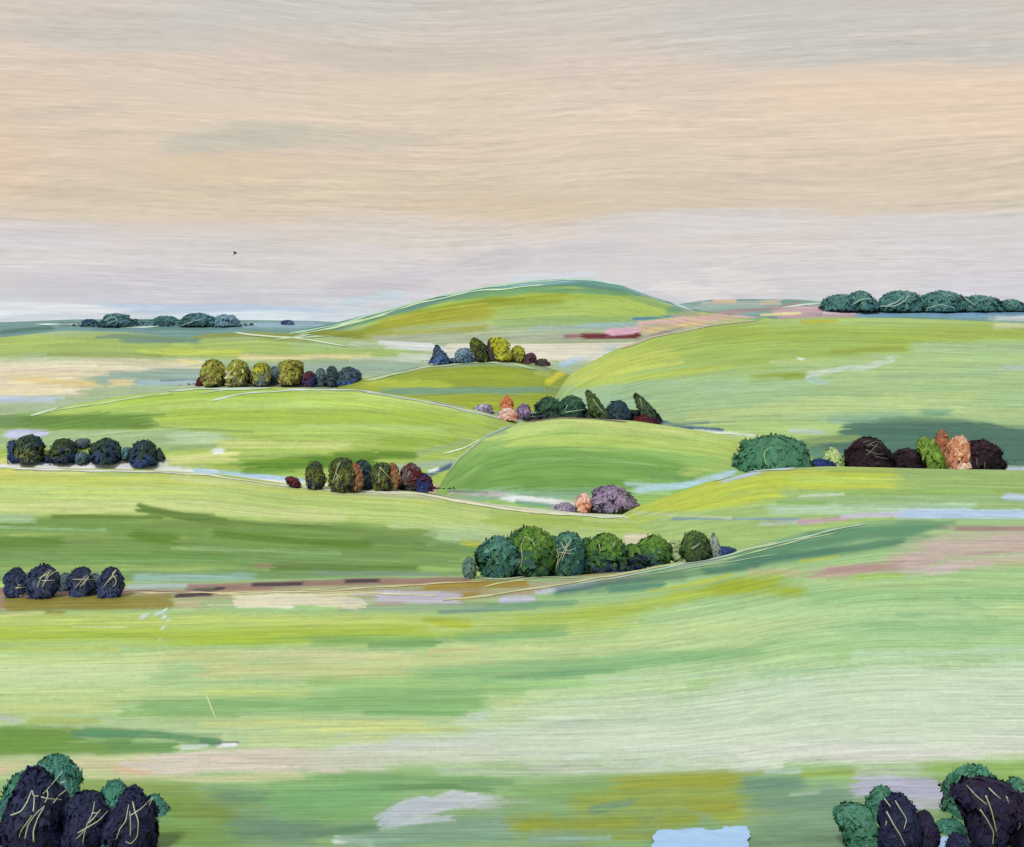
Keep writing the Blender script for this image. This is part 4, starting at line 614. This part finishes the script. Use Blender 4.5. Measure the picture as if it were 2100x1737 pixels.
plant('dark_tree', 'rightmost slate tree of the track row, with curled pale branches', 'near', 227, 1164, 1224, 24, 'egg', SLATE, group=G3, twc=TWC, tw=1.6, twigs=('212,1204 224,1188 238,1170', '238,1168 228,1180 240,1186 236,1202 230,1204', '216,1198 228,1184 240,1180'))
# central grove
G4 = 'leafy trees of the central grove'
plant('shrub', 'faint grey green shrub at the left end of the central grove', 'near', 962, 1142, 1186, 14, 'egg', [((104, 134, 112), 0, .5), ((84, 112, 100), 0, .2)])
plant('leafy_tree', 'teal green tree on the left end of the central grove', 'near', 1020, 1102, 1184, 42, 'egg', FTEAL, group=G4, back=2.5)
plant('leafy_tree', 'tallest green tree of the central grove with looping pale twigs', 'near', 1088, 1084, 1182, 48, 'egg', GREEN, group=G4, back=2, tw=1.5, twigs=('1066,1166 1072,1146 1068,1120 1076,1100', '1076,1100 1090,1106 1098,1122', '1056,1168 1066,1150'))
plant('dark_tree', 'dark navy egg shaped tree in front of the tallest grove tree', 'near', 1088, 1118, 1182, 18, 'egg', NAVY, group='navy trees in front of the grove', tw=1.4, twigs=('1110,1172 1116,1158 1110,1138',))
plant('leafy_tree', 'teal tree in the middle of the grove covered in a tangle of pale twigs', 'near', 1164, 1093, 1180, 38, 'egg', FTEAL, group=G4, back=1.2, tw=1.5, twigs=('1140,1168 1146,1140 1138,1118', '1128,1136 1146,1126 1168,1118', '1142,1160 1156,1130 1172,1104', '1150,1112 1162,1132 1180,1124', '1130,1150 1150,1136', '1124,1172 1128,1144', '1152,1150 1164,1120 1158,1104', '1144,1132 1176,1136'))
plant('dark_tree', 'low navy black bush in the middle front of the grove', 'near', 1195, 1137, 1176, 25, 'egg', NAVY, tw=1.3, twigs=('1196,1140 1210,1134',))
plant('leafy_tree', 'round bright green tree right of centre in the grove', 'near', 1244, 1098, 1172, 44, 'egg', GREEN, group=G4, back=2, tw=1.5, twigs=('1228,1116 1232,1130', '1262,1112 1252,1126'))
plant('dark_tree', 'round navy bush in front of the round bright green grove tree', 'near', 1258, 1123, 1170, 24, 'egg', NAVY)
plant('leafy_tree', 'small green tree near the right end of the grove with a navy bush before it', 'near', 1342, 1100, 1158, 36, 'egg', GREEN, group=G4, back=1)
plant('dark_tree', 'low flat navy bush near the right end of the grove', 'near', 1321, 1127, 1160, 24, 'egg', NAVY)
plant('leafy_tree', 'dark green tree standing apart at the right end of the grove', 'near', 1426, 1091, 1150, 27, 'egg', [((62, 86, 44), 0, .5), ((52, 72, 48), .3, .3), ((78, 104, 52), -.3, .8)], group=G4, tw=1.6, twc=(220, 228, 214), twigs=('1418,1126 1436,1114',))
plant('shrub', 'pale grey shrub right of the dark green end tree of the grove', 'near', 1463, 1096, 1142, 18, 'cone', [((150, 160, 138), 0, .5), ((116, 130, 116), 0, .2)], back=1)
plant('shrub', 'low blue shrub beside the path at the right end of the grove', 'near', 1482, 1120, 1138, 32, 'dome', BLUE)
plant('leafy_tree', 'teal crown filling the gap behind the tallest grove tree and the twiggy teal one', 'near', 1130, 1100, 1176, 26, 'egg', FTEAL, back=5)
plant('leafy_tree', 'dark green crown behind the low bush in the middle of the grove', 'near', 1204, 1104, 1172, 26, 'egg', [((66, 106, 50), 0, .6), ((52, 84, 68), .2, .3)], back=5)
plant('leafy_tree', 'olive green crown at the left of the tallest grove tree, half hidden', 'near', 1052, 1100, 1178, 24, 'egg', GREEN, back=5)
plant('leafy_tree', 'small green tree in the gap right of the round bright green grove tree', 'near', 1296, 1116, 1166, 20, 'egg', GREEN, back=3)
plant('shrub', 'pale sage shrub in the gap before the last green tree of the grove', 'near', 1386, 1108, 1150, 20, 'egg', [((166, 184, 122), 0, .6), ((140, 164, 112), .3, .3)], back=1)
# autumn row on the left field edge
G5 = 'autumn trees along the edge of the left field'
LF = 'left_field'
plant('shrub', 'small maroon shrub leaning left at the start of the autumn row', LF, 604, 977, 1000, 12, 'block', WINE, lean=-1.0)
plant('leafy_tree', 'small olive tree standing alone left in the autumn row', LF, 646, 947, 1003, 19, 'egg', [*OLIVE[:3], ((40, 56, 84), 0, .05)], group=G5)
plant('leafy_tree', 'tallest olive tree of the autumn row with forked pale twigs', LF, 701, 939, 1008, 26, 'egg', OLIVE, group=G5, tw=1.5, twigs=('682,988 690,966 694,948', '694,986 690,970', '686,986 696,972 698,984', '698,948 690,962'))
plant('leafy_tree', 'dark teal crown behind the orange brown tree of the autumn row', LF, 742, 944, 1005, 21, 'egg', [((46, 66, 66), 0, .5), ((56, 76, 70), 0, .8), ((42, 54, 84), 0, .05)], back=3)
plant('leafy_tree', 'orange brown tree touching the tallest olive tree', LF, 728, 951, 1009, 16, 'egg', RUST, group=G5)
plant('leafy_tree', 'squarish olive tree with two pale branch lines in the autumn row', LF, 783, 949, 1007, 18, 'block', OLIVE, group=G5, tw=1.5, twigs=('778,990 776,970 782,958', '778,958 792,972 806,986', '772,976 780,972'))
plant('leafy_tree', 'orange brown tree on the right of the squarish olive tree', LF, 804, 950, 1006, 16, 'egg', RUST, group=G5, back=-.6)
plant('leafy_tree', 'grey and maroon tree at the right end of the autumn row', LF, 842, 950, 1006, 21, 'egg', [((104, 90, 86), -.4, .7), ((96, 44, 44), .5, .6), ((48, 62, 58), -.4, .2)], tw=1.3, twigs=('836,980 840,966',))
plant('shrub', 'low deep blue shrub below the grey and maroon tree', LF, 868, 970, 1008, 20, 'dome', [((38, 54, 104), 0, .5), ((48, 62, 100), 0, .2), ((78, 40, 56), .6, .6)])
# row on the far left
G6 = 'bottle green trees in the row at the far left'
LH = 'left_hill'
plant('shrub', 'dark blue shrub at the left edge of the bottle green row', LH, 28, 902, 950, 12, 'block', BLUE)
plant('leafy_tree', 'tall bottle green tree first in the row, with an olive patch', LH, 60, 893, 950, 26, 'egg', [((60, 80, 56), -.2, .7), ((40, 62, 70), .6, .6), ((104, 110, 48), .1, .4), ((42, 56, 88), -.2, .08)], group=G6, tw=1.3, twc=(150, 170, 150), twigs=('48,926 56,912 64,908',))
plant('leafy_tree', 'bottle green tree second in the row, rounded with blue foot', LH, 131, 900, 950, 24, 'egg', MOSS, group=G6, tw=1.3, twc=(140, 160, 150), twigs=('134,924 142,918 144,928',))
plant('shrub', 'tiny grey shrub on the slope above the gap in the bottle green row', LH, 170, 899, 919, 13, 'block', GREY)
plant('shrub', 'grey teal shrub in the gap between the second and third bottle green trees', LH, 168, 926, 951, 13, 'egg', GREY)
plant('leafy_tree', 'roundest bottle green tree, half green and half teal, third in the row', LH, 217, 900, 951, 27, 'egg', [((58, 78, 52), -.5, .6), ((44, 66, 76), .6, .5), ((56, 68, 96), -.4, .06)], group=G6)
plant('shrub', 'small round teal shrub left of the last bottle green tree', LH, 260, 917, 943, 13, 'egg', DTEAL)
plant('leafy_tree', 'last bottle green tree of the row, over a blue foot', LH, 294, 904, 957, 26, 'egg', [((54, 76, 60), .3, .7), ((44, 66, 76), -.5, .6), ((50, 70, 112), 0, .12)], group=G6, tw=1.2, twc=(140, 160, 150), twigs=('290,924 292,912',))
plant('shrub', 'pointed dark shrub trailing right of the last bottle green tree', LH, 326, 920, 943, 13, 'cone', [((52, 72, 74), 0, .5), ((64, 82, 72), 0, .2)])
# lime row behind the left hill
G7 = 'lime yellow trees behind the left hill'
PL = 'plain'
plant('leafy_tree', 'round lime yellow tree at the left end of its row', PL, 437, 738, 792, 24, 'egg', LIME, group=G7, trunk=(90, 50, 50))
plant('leafy_tree', 'second lime tree, with a pale grey streak on its crown', PL, 487, 738, 793, 24, 'egg', [*LIME[:2], ((190, 190, 140), -.3, .4), ((96, 100, 56), .3, .15)], group=G7, trunk=(60, 64, 90))
plant('leafy_tree', 'smaller lime topped tree with grey green lower half', PL, 537, 743, 792, 20, 'egg', [((170, 172, 52), -.1, .85), ((124, 134, 66), .2, .6), ((92, 106, 98), .2, .2)], group=G7, trunk=(80, 44, 50))
plant('leafy_tree', 'lime tree at the right end of its row, beside maroon and dark shrubs', PL, 596, 739, 792, 23, 'block', LIME, lean=.12, group=G7)
plant('shrub', 'grey green shrub between the smaller lime tree and the right lime tree', PL, 563, 752, 792, 14, 'dome', GREY, back=12)
plant('shrub', 'tiny maroon shrub at the left foot of the first lime tree', PL, 410, 773, 792, 8, 'dome', WINE)
plant('shrub', 'maroon and navy shrub right of the lime trees', PL, 634, 761, 793, 13, 'egg', [((96, 50, 62), -.2, .6), ((46, 58, 96), .2, .2)])
plant('leafy_tree', 'narrow dark grey green tree right of the maroon and navy shrub', PL, 658, 755, 792, 12, 'egg', GREY)
plant('leafy_tree', 'upright slate green tree in the dark group right of the lime trees', PL, 681, 751, 793, 14, 'egg', [((66, 88, 84), 0, .6), ((54, 70, 76), .2, .3)])
plant('leafy_tree', 'dark slate green tree with a blue foot, last of the lime row', PL, 715, 753, 796, 22, 'egg', [((64, 86, 86), 0, .7), ((74, 94, 92), -.4, .5), ((48, 74, 128), .2, .08)])
# on the knoll
KN = 'knoll'
plant('leafy_tree', 'blue cone shaped tree on the left shoulder of the small olive hill', KN, 902, 710, 748, 20, 'cone', [((72, 98, 110), 0, .6), ((60, 88, 108), .3, .3), ((72, 96, 140), -.5, .1)], lean=-.4, rag=.4)
plant('shrub', 'pale blue shrub right of the blue cone tree on the olive hill', KN, 952, 714, 745, 20, 'egg', [((104, 130, 142), 0, .5), ((122, 150, 164), -.4, .7), ((76, 108, 128), .4, .2)], back=4)
plant('leafy_tree', 'dark olive tree leaning left on top of the small olive hill', KN, 985, 693, 743, 17, 'egg', [((74, 84, 38), -.1, .7), ((62, 76, 44), .3, .4), ((96, 106, 36), -.3, .8), ((58, 66, 42), 0, .1)], lean=-.9)
plant('leafy_tree', 'bright lime tree leaning left on top of the small olive hill', KN, 1030, 691, 743, 17, 'block', [((172, 176, 44), -.1, .7), ((160, 160, 60), .3, .4), ((186, 190, 60), 0, .5)], lean=-.8, trunk=(70, 58, 72))
plant('shrub', 'dark mauve shrub wedged between the dark olive and bright lime trees', KN, 1007, 694, 740, 10, 'egg', [((82, 74, 82), 0, .5), ((66, 66, 56), 0, .85)], back=5)
plant('shrub', 'small round lime shrub right of the bright lime tree on the hill', KN, 1062, 707, 742, 14, 'egg', [((166, 172, 50), 0, .7), ((140, 142, 50), .2, .3), ((96, 90, 64), 0, .05)])
plant('shrub', 'dark maroon low shrub at the right end of the olive hill trees', KN, 1084, 721, 744, 14, 'dome', [((82, 62, 70), 0, .5), ((96, 66, 72), .3, .3)], lean=.5)
plant('shrub', 'lowest dark shrub trailing down the right slope of the olive hill', KN, 1112, 732, 748, 15, 'dome', [((70, 74, 56), 0, .5), ((92, 66, 70), .3, .3)])
# in the dip between the hills
UP = 'upland'; MH = 'middle_hill'
plant('shrub', 'mauve grey shrub left of the small orange shrub in the dip', PL, 992, 828, 848, 20, 'dome', [((160, 146, 166), 0, .5), ((186, 180, 196), -.3, .7), ((128, 116, 138), .3, .2)])
plant('shrub', 'small orange shrub in the dip between the green hills', PL, 1040, 813, 848, 13, 'egg', [((210, 126, 80), 0, .6), ((220, 154, 112), 0, .2)])
plant('shrub', 'pale peach shrub at the foot of the small orange shrub', LH, 1042, 836, 862, 20, 'dome', [((240, 190, 160), 0, .5), ((236, 210, 190), -.3, .8), ((222, 160, 128), .4, .3)])
plant('shrub', 'mauve purple shrub right of the small orange shrub', PL, 1074, 828, 858, 15, 'dome', [((150, 132, 156), 0, .6), ((96, 82, 104), 0, .2)])
G8 = 'dark green trees behind the rounded middle hill'
plant('leafy_tree', 'dark green bushy tree at the left end behind the middle hill', UP, 1126, 815, 866, 26, 'egg', FOREST, group=G8)
plant('leafy_tree', 'dark green tree second from left behind the middle hill, with a pale twig', UP, 1172, 812, 868, 25, 'egg', FOREST, group=G8, tw=1.4, twigs=('1164,830 1156,846', '1158,846 1180,842 1200,840'))
plant('leafy_tree', 'tallest olive green tree leaning left behind the middle hill', UP, 1232, 802, 868, 20, 'lance', [((72, 94, 50), 0, .6), ((58, 80, 56), .3, .3), ((86, 106, 56), -.3, .8)], lean=-1.7, group=G8, tw=1.4, twigs=('1216,818 1226,834 1240,848',))
plant('leafy_tree', 'dark teal round tree between the two leaning trees behind the middle hill', UP, 1268, 822, 868, 23, 'egg', [((50, 74, 76), 0, .6), ((44, 64, 72), .3, .3)], group=G8)
plant('leafy_tree', 'dark leaning tree at the right end behind the middle hill, over red ground', UP, 1332, 808, 872, 20, 'lance', [((62, 84, 54), 0, .6), ((48, 66, 58), .3, .3), ((80, 98, 60), -.4, .8)], lean=-1.8, group=G8, tw=1.4, twc=(180, 200, 160), twigs=('1312,816 1318,836 1314,844',))
plant('shrub', 'low dark red shrub at the foot of the rightmost leaning tree', UP, 1324, 850, 870, 25, 'dome', [((96, 42, 42), 0, .5), ((70, 42, 52), .5, .5)], back=-4)
# right, on the line under the dark green slope
G9 = 'blackish trees on the right'
plant('leafy_tree', 'broad bright green tree on the right with one pale curved branch', MH, 1588, 894, 966, 84, 'dome', [((70, 124, 88), -.3, .6), ((76, 126, 94), .4, .4), ((84, 132, 98), 0, .85)], rag=.3, tw=2.0, twc=(176, 216, 130), twigs=('1572,954 1566,932 1572,922 1584,914',))
plant('shrub', 'small pale lime shrub left of the first blackish tree', UP, 1706, 919, 960, 21, 'dome', [((184, 208, 134), 0, .6), ((166, 194, 120), .3, .3)])
plant('dark_tree', 'blackish maroon tree with grey branches, left of the green leaning tree', UP, 1780, 898, 962, 48, 'dome', COAL, group=G9, rag=.22, tw=1.7, twc=(120, 126, 118), twigs=('1778,914 1796,904 1812,910', '1776,922 1792,930 1814,932', '1800,910 1788,924 1776,934', '1810,912 1824,932', '1796,936 1824,942', '1784,912 1806,918', '1770,908 1786,902'))
plant('dark_tree', 'low black tree between the blackish maroon tree and the green leaning one', UP, 1860, 920, 963, 36, 'dome', COAL, group=G9)
plant('leafy_tree', 'bright green leaf shaped tree leaning left between the black trees', UP, 1914, 897, 966, 22, 'egg', [((108, 142, 48), 0, .6), ((98, 132, 50), .2, .3), ((122, 152, 66), -.2, .8)], lean=-1.0, back=-4)
plant('leafy_tree', 'small rust brown tree rising behind the orange tree', UP, 1932, 881, 950, 14, 'egg', [((170, 110, 70), 0, .6), ((150, 110, 80), .2, .4)], back=3)
plant('leafy_tree', 'orange tree with peach highlights between the green and black trees', UP, 1966, 895, 968, 24, 'egg', ORANGE, rag=.34, back=-2)
plant('dark_tree', 'round black tree at the right end, touching the orange tree', UP, 2013, 904, 972, 39, 'egg', COAL, group=G9, tw=1.6, twc=(130, 140, 130), twigs=('2004,956 2003,940', '2020,962 2019,948', '2010,968 2024,966'))
# mauve pair between middle hill and yellow field
MH = 'middle_hill'
plant('leafy_tree', 'mauve grey tree with a pink streak beside the yellow field', MH, 1252, 997, 1047, 46, 'dome', MAUVE, rag=.6)
plant('shrub', 'small peach coloured shrub at the left of the mauve grey tree', MH, 1197, 1012, 1050, 16, 'egg', PEACH, back=-3)
plant('shrub', 'low mauve shrub left of the small peach coloured shrub', MH, 1160, 1030, 1050, 22, 'dome', [((164, 154, 164), 0, .5), ((136, 126, 140), .3, .3)])
# far skyline
G10 = 'dark teal trees on the right skyline'
FA = 'far'
plant('far_tree', 'first and smallest crowned dark teal tree on the right skyline, trailing left', FA, 1726, 604, 638, 44, 'dome', STEAL, group=G10)
plant('far_tree', 'dark teal tree second from left on the right skyline', FA, 1766, 597, 639, 30, 'dome', STEAL, group=G10, tw=1.6, twc=(206, 226, 216), twigs=('1746,626 1770,612 1790,614', '1800,618 1790,606'))
plant('far_tree', 'broad dark teal tree in the middle of the right skyline with a white twig', FA, 1846, 597, 639, 54, 'dome', STEAL, group=G10, tw=1.8, twc=(214, 232, 224), twigs=('1820,626 1840,620 1852,608', '1800,628 1836,628 1858,616 1862,606'))
plant('far_tree', 'peaked dark teal tree right of the broad one on the skyline', FA, 1932, 597, 639, 50, 'dome', STEAL, group=G10, tw=1.5, twc=(190, 214, 206), twigs=('1900,632 1930,624 1960,632',))
plant('far_tree', 'long low dark teal tree fourth on the right skyline', FA, 2006, 606, 639, 54, 'dome', STEAL, group=G10, tw=1.6, twc=(206, 226, 216), twigs=('1970,606 1986,616 2000,626',))
plant('far_tree', 'last dark teal tree on the skyline at the right edge', FA, 2074, 614, 639, 32, 'dome', STEAL, group=G10)
G11 = 'faint blue green trees on the left skyline'
plant('far_tree', 'navy tipped low tree at the left end of the left skyline', FA, 184, 654, 668, 18, 'dome', [((44, 66, 98), 0, .5), ((60, 90, 104), .5, .5)], group=G11)
plant('far_tree', 'faint teal green tree on the left skyline with pale scratches', FA, 240, 643, 670, 38, 'dome', DTEAL, group=G11, tw=1.4, twc=(196, 220, 210), twigs=('214,658 232,648 244,660', '220,664 240,656'))
plant('far_tree', 'small navy tree on the left skyline, between the two faint teal ones', FA, 278, 654, 667, 12, 'dome', [((44, 66, 92), 0, .5), ((60, 90, 96), .3, .3)])
plant('far_tree', 'small flat teal tree in the middle of the left skyline', FA, 340, 647, 668, 28, 'dome', DTEAL, group=G11)
plant('far_tree', 'widest faint teal tree on the left skyline', FA, 406, 642, 670, 40, 'dome', DTEAL, group=G11, tw=1.4, twc=(196, 220, 210), twigs=('370,668 400,658 420,652',))
plant('far_tree', 'pale blue tree at the right end of the left skyline row', FA, 462, 645, 670, 26, 'dome', [((116, 152, 160), 0, .5), ((98, 134, 142), 0, .2)], group=G11)
plant('far_tree', 'tiny navy bush alone on the skyline, left of the big hill', FA, 590, 656, 666, 14, 'dome', [((48, 66, 110), 0, .5), ((110, 124, 150), .5, .3)])

def hedge(label, *a, **k):
    e = plant('hedge', label, *a, **k); e['category'] = 'hedge'
SLB = [((52, 66, 92), -.5, .5), ((66, 84, 92), .4, .6), ((44, 58, 100), 0, .2), ((58, 76, 70), .7, .5), ((48, 62, 70), -.8, .7)]
hedge('low slate blue hedge running under the bottle green trees at the far left', LH, 180, 931, 950, 158, 'dome', SLB, rag=.8, back=4)
hedge('low maroon and slate hedge under the lime yellow trees', PL, 575, 773, 792, 168, 'dome', [((86, 56, 62), -.7, .3), ((70, 84, 84), .5, .6), ((88, 60, 68), 0, .3), ((84, 96, 80), -.3, .7), ((52, 66, 100), .8, .2)], rag=.5, back=14)
hedge('low navy hedge at the foot of the autumn trees', LF, 780, 984, 1004, 112, 'dome', [((40, 56, 100), -.5, .3), ((50, 64, 70), .3, .7), ((62, 48, 62), .6, .4), ((44, 62, 78), 0, .5)], rag=.8, back=4)
hedge('low dark green hedge under the trees behind the middle hill', UP, 1225, 838, 868, 135, 'dome', [((46, 70, 62), -.5, .5), ((60, 82, 58), .2, .7), ((52, 60, 72), .7, .3), ((70, 66, 70), -.8, .3)], rag=.5, back=6)
hedge('dark green undergrowth joining the trees of the central grove', 'near', 1165, 1134, 1180, 180, 'dome', [((52, 92, 74), -.7, .6), ((70, 110, 52), -.2, .7), ((44, 60, 72), .1, .3), ((60, 98, 56), .5, .7), ((40, 50, 78), .7, .3)], rag=.5, back=4)
hedge('low navy blue hedge between the broad green bush and the small pale lime shrub', MH, 1682, 941, 963, 34, 'dome', [((40, 58, 110), 0, .5), ((52, 70, 116), -.4, .7), ((46, 58, 96), .5, .3)], rag=.5, back=2)
hedge('low dark purple hedge joining the blackish trees on the right', UP, 1800, 936, 966, 80, 'dome', COAL, rag=.5, back=3)
hedge('low blue green hedge joining the dark teal skyline trees on the right', FA, 1880, 618, 642, 215, 'dome', [((62, 100, 92), -.5, .6), ((56, 92, 96), .3, .4), ((70, 112, 96), 0, .8)], rag=.5, back=20)
hedge('faint blue green hedge joining the left skyline trees', FA, 330, 656, 672, 175, 'dome', [((92, 128, 124), -.5, .6), ((84, 120, 126), .3, .4), ((110, 144, 140), .8, .8)], rag=.5, back=20)
hedge('low blue grey hedge below the small olive hill trees', KN, 990, 733, 744, 108, 'dome', [((86, 106, 116), -.7, .5), ((74, 84, 62), 0, .5), ((84, 70, 76), .7, .4)], rag=.8, back=14)

# a distant bird in the pale sky
def bird():
    Yd = 190.0; loc = unproject(np.float64(482), np.float64(518), Yd); m = Yd / F
    e = bpy.data.objects.new('bird', None); C.objects.link(e); e.location = loc; e['label'] = 'tiny black bird flying in the pale sky above the left skyline'; e['category'] = 'bird'
    blk = lin((26, 22, 20))
    u = np.linspace(-1, 1, 9); body = np.stack([u * 4.2 * m * .8, u * 0, -u * 2.0 * m], 1); V, f = [], []
    rad = np.sqrt(np.clip(1 - np.abs(u) ** 2.4, 0.02, 1)) * 1.9 * m
    V = np.concatenate([[b + [math.sin(t) * r_ * .3, math.cos(t) * r_, math.sin(t) * r_] for t in np.linspace(0, 2 * np.pi, 8, endpoint=False)] for b, r_ in zip(body, rad)])
    f = [(i * 8 + j, i * 8 + (j + 1) % 8, (i + 1) * 8 + (j + 1) % 8, (i + 1) * 8 + j) for i in range(8) for j in range(8)] + [tuple(range(8)), tuple(range(71, 63, -1))]
    make_mesh('body', V, f, blk, M_FEATHER, e)
    for tipx, tipz, dy in ((-3.4, -6.6, -2.5), (6.2, -2.6, 2.5)):
        a, b, c = np.array([-1.4 * m, 0, .6 * m]), np.array([1.6 * m, 0, -.4 * m]), np.array([tipx * m, dy * m, tipz * m])
        mid = (a + b) / 2 * .5 + c * .5; k = np.array([0, .35 * m, .35 * m])
        Vw = [a, b, mid + (b - a) * .35, c, mid - (b - a) * .35]; Vw = Vw + [v + k for v in Vw]
        fw = [(0, 1, 2, 4), (4, 2, 3), (5, 9, 7, 6), (9, 8, 7), (0, 5, 6, 1), (1, 6, 7, 2), (2, 7, 8, 3), (3, 8, 9, 4), (4, 9, 5, 0)]
        make_mesh('wing', np.array(Vw), fw, blk * 1.3, M_FEATHER, e, smooth=False)
bird()
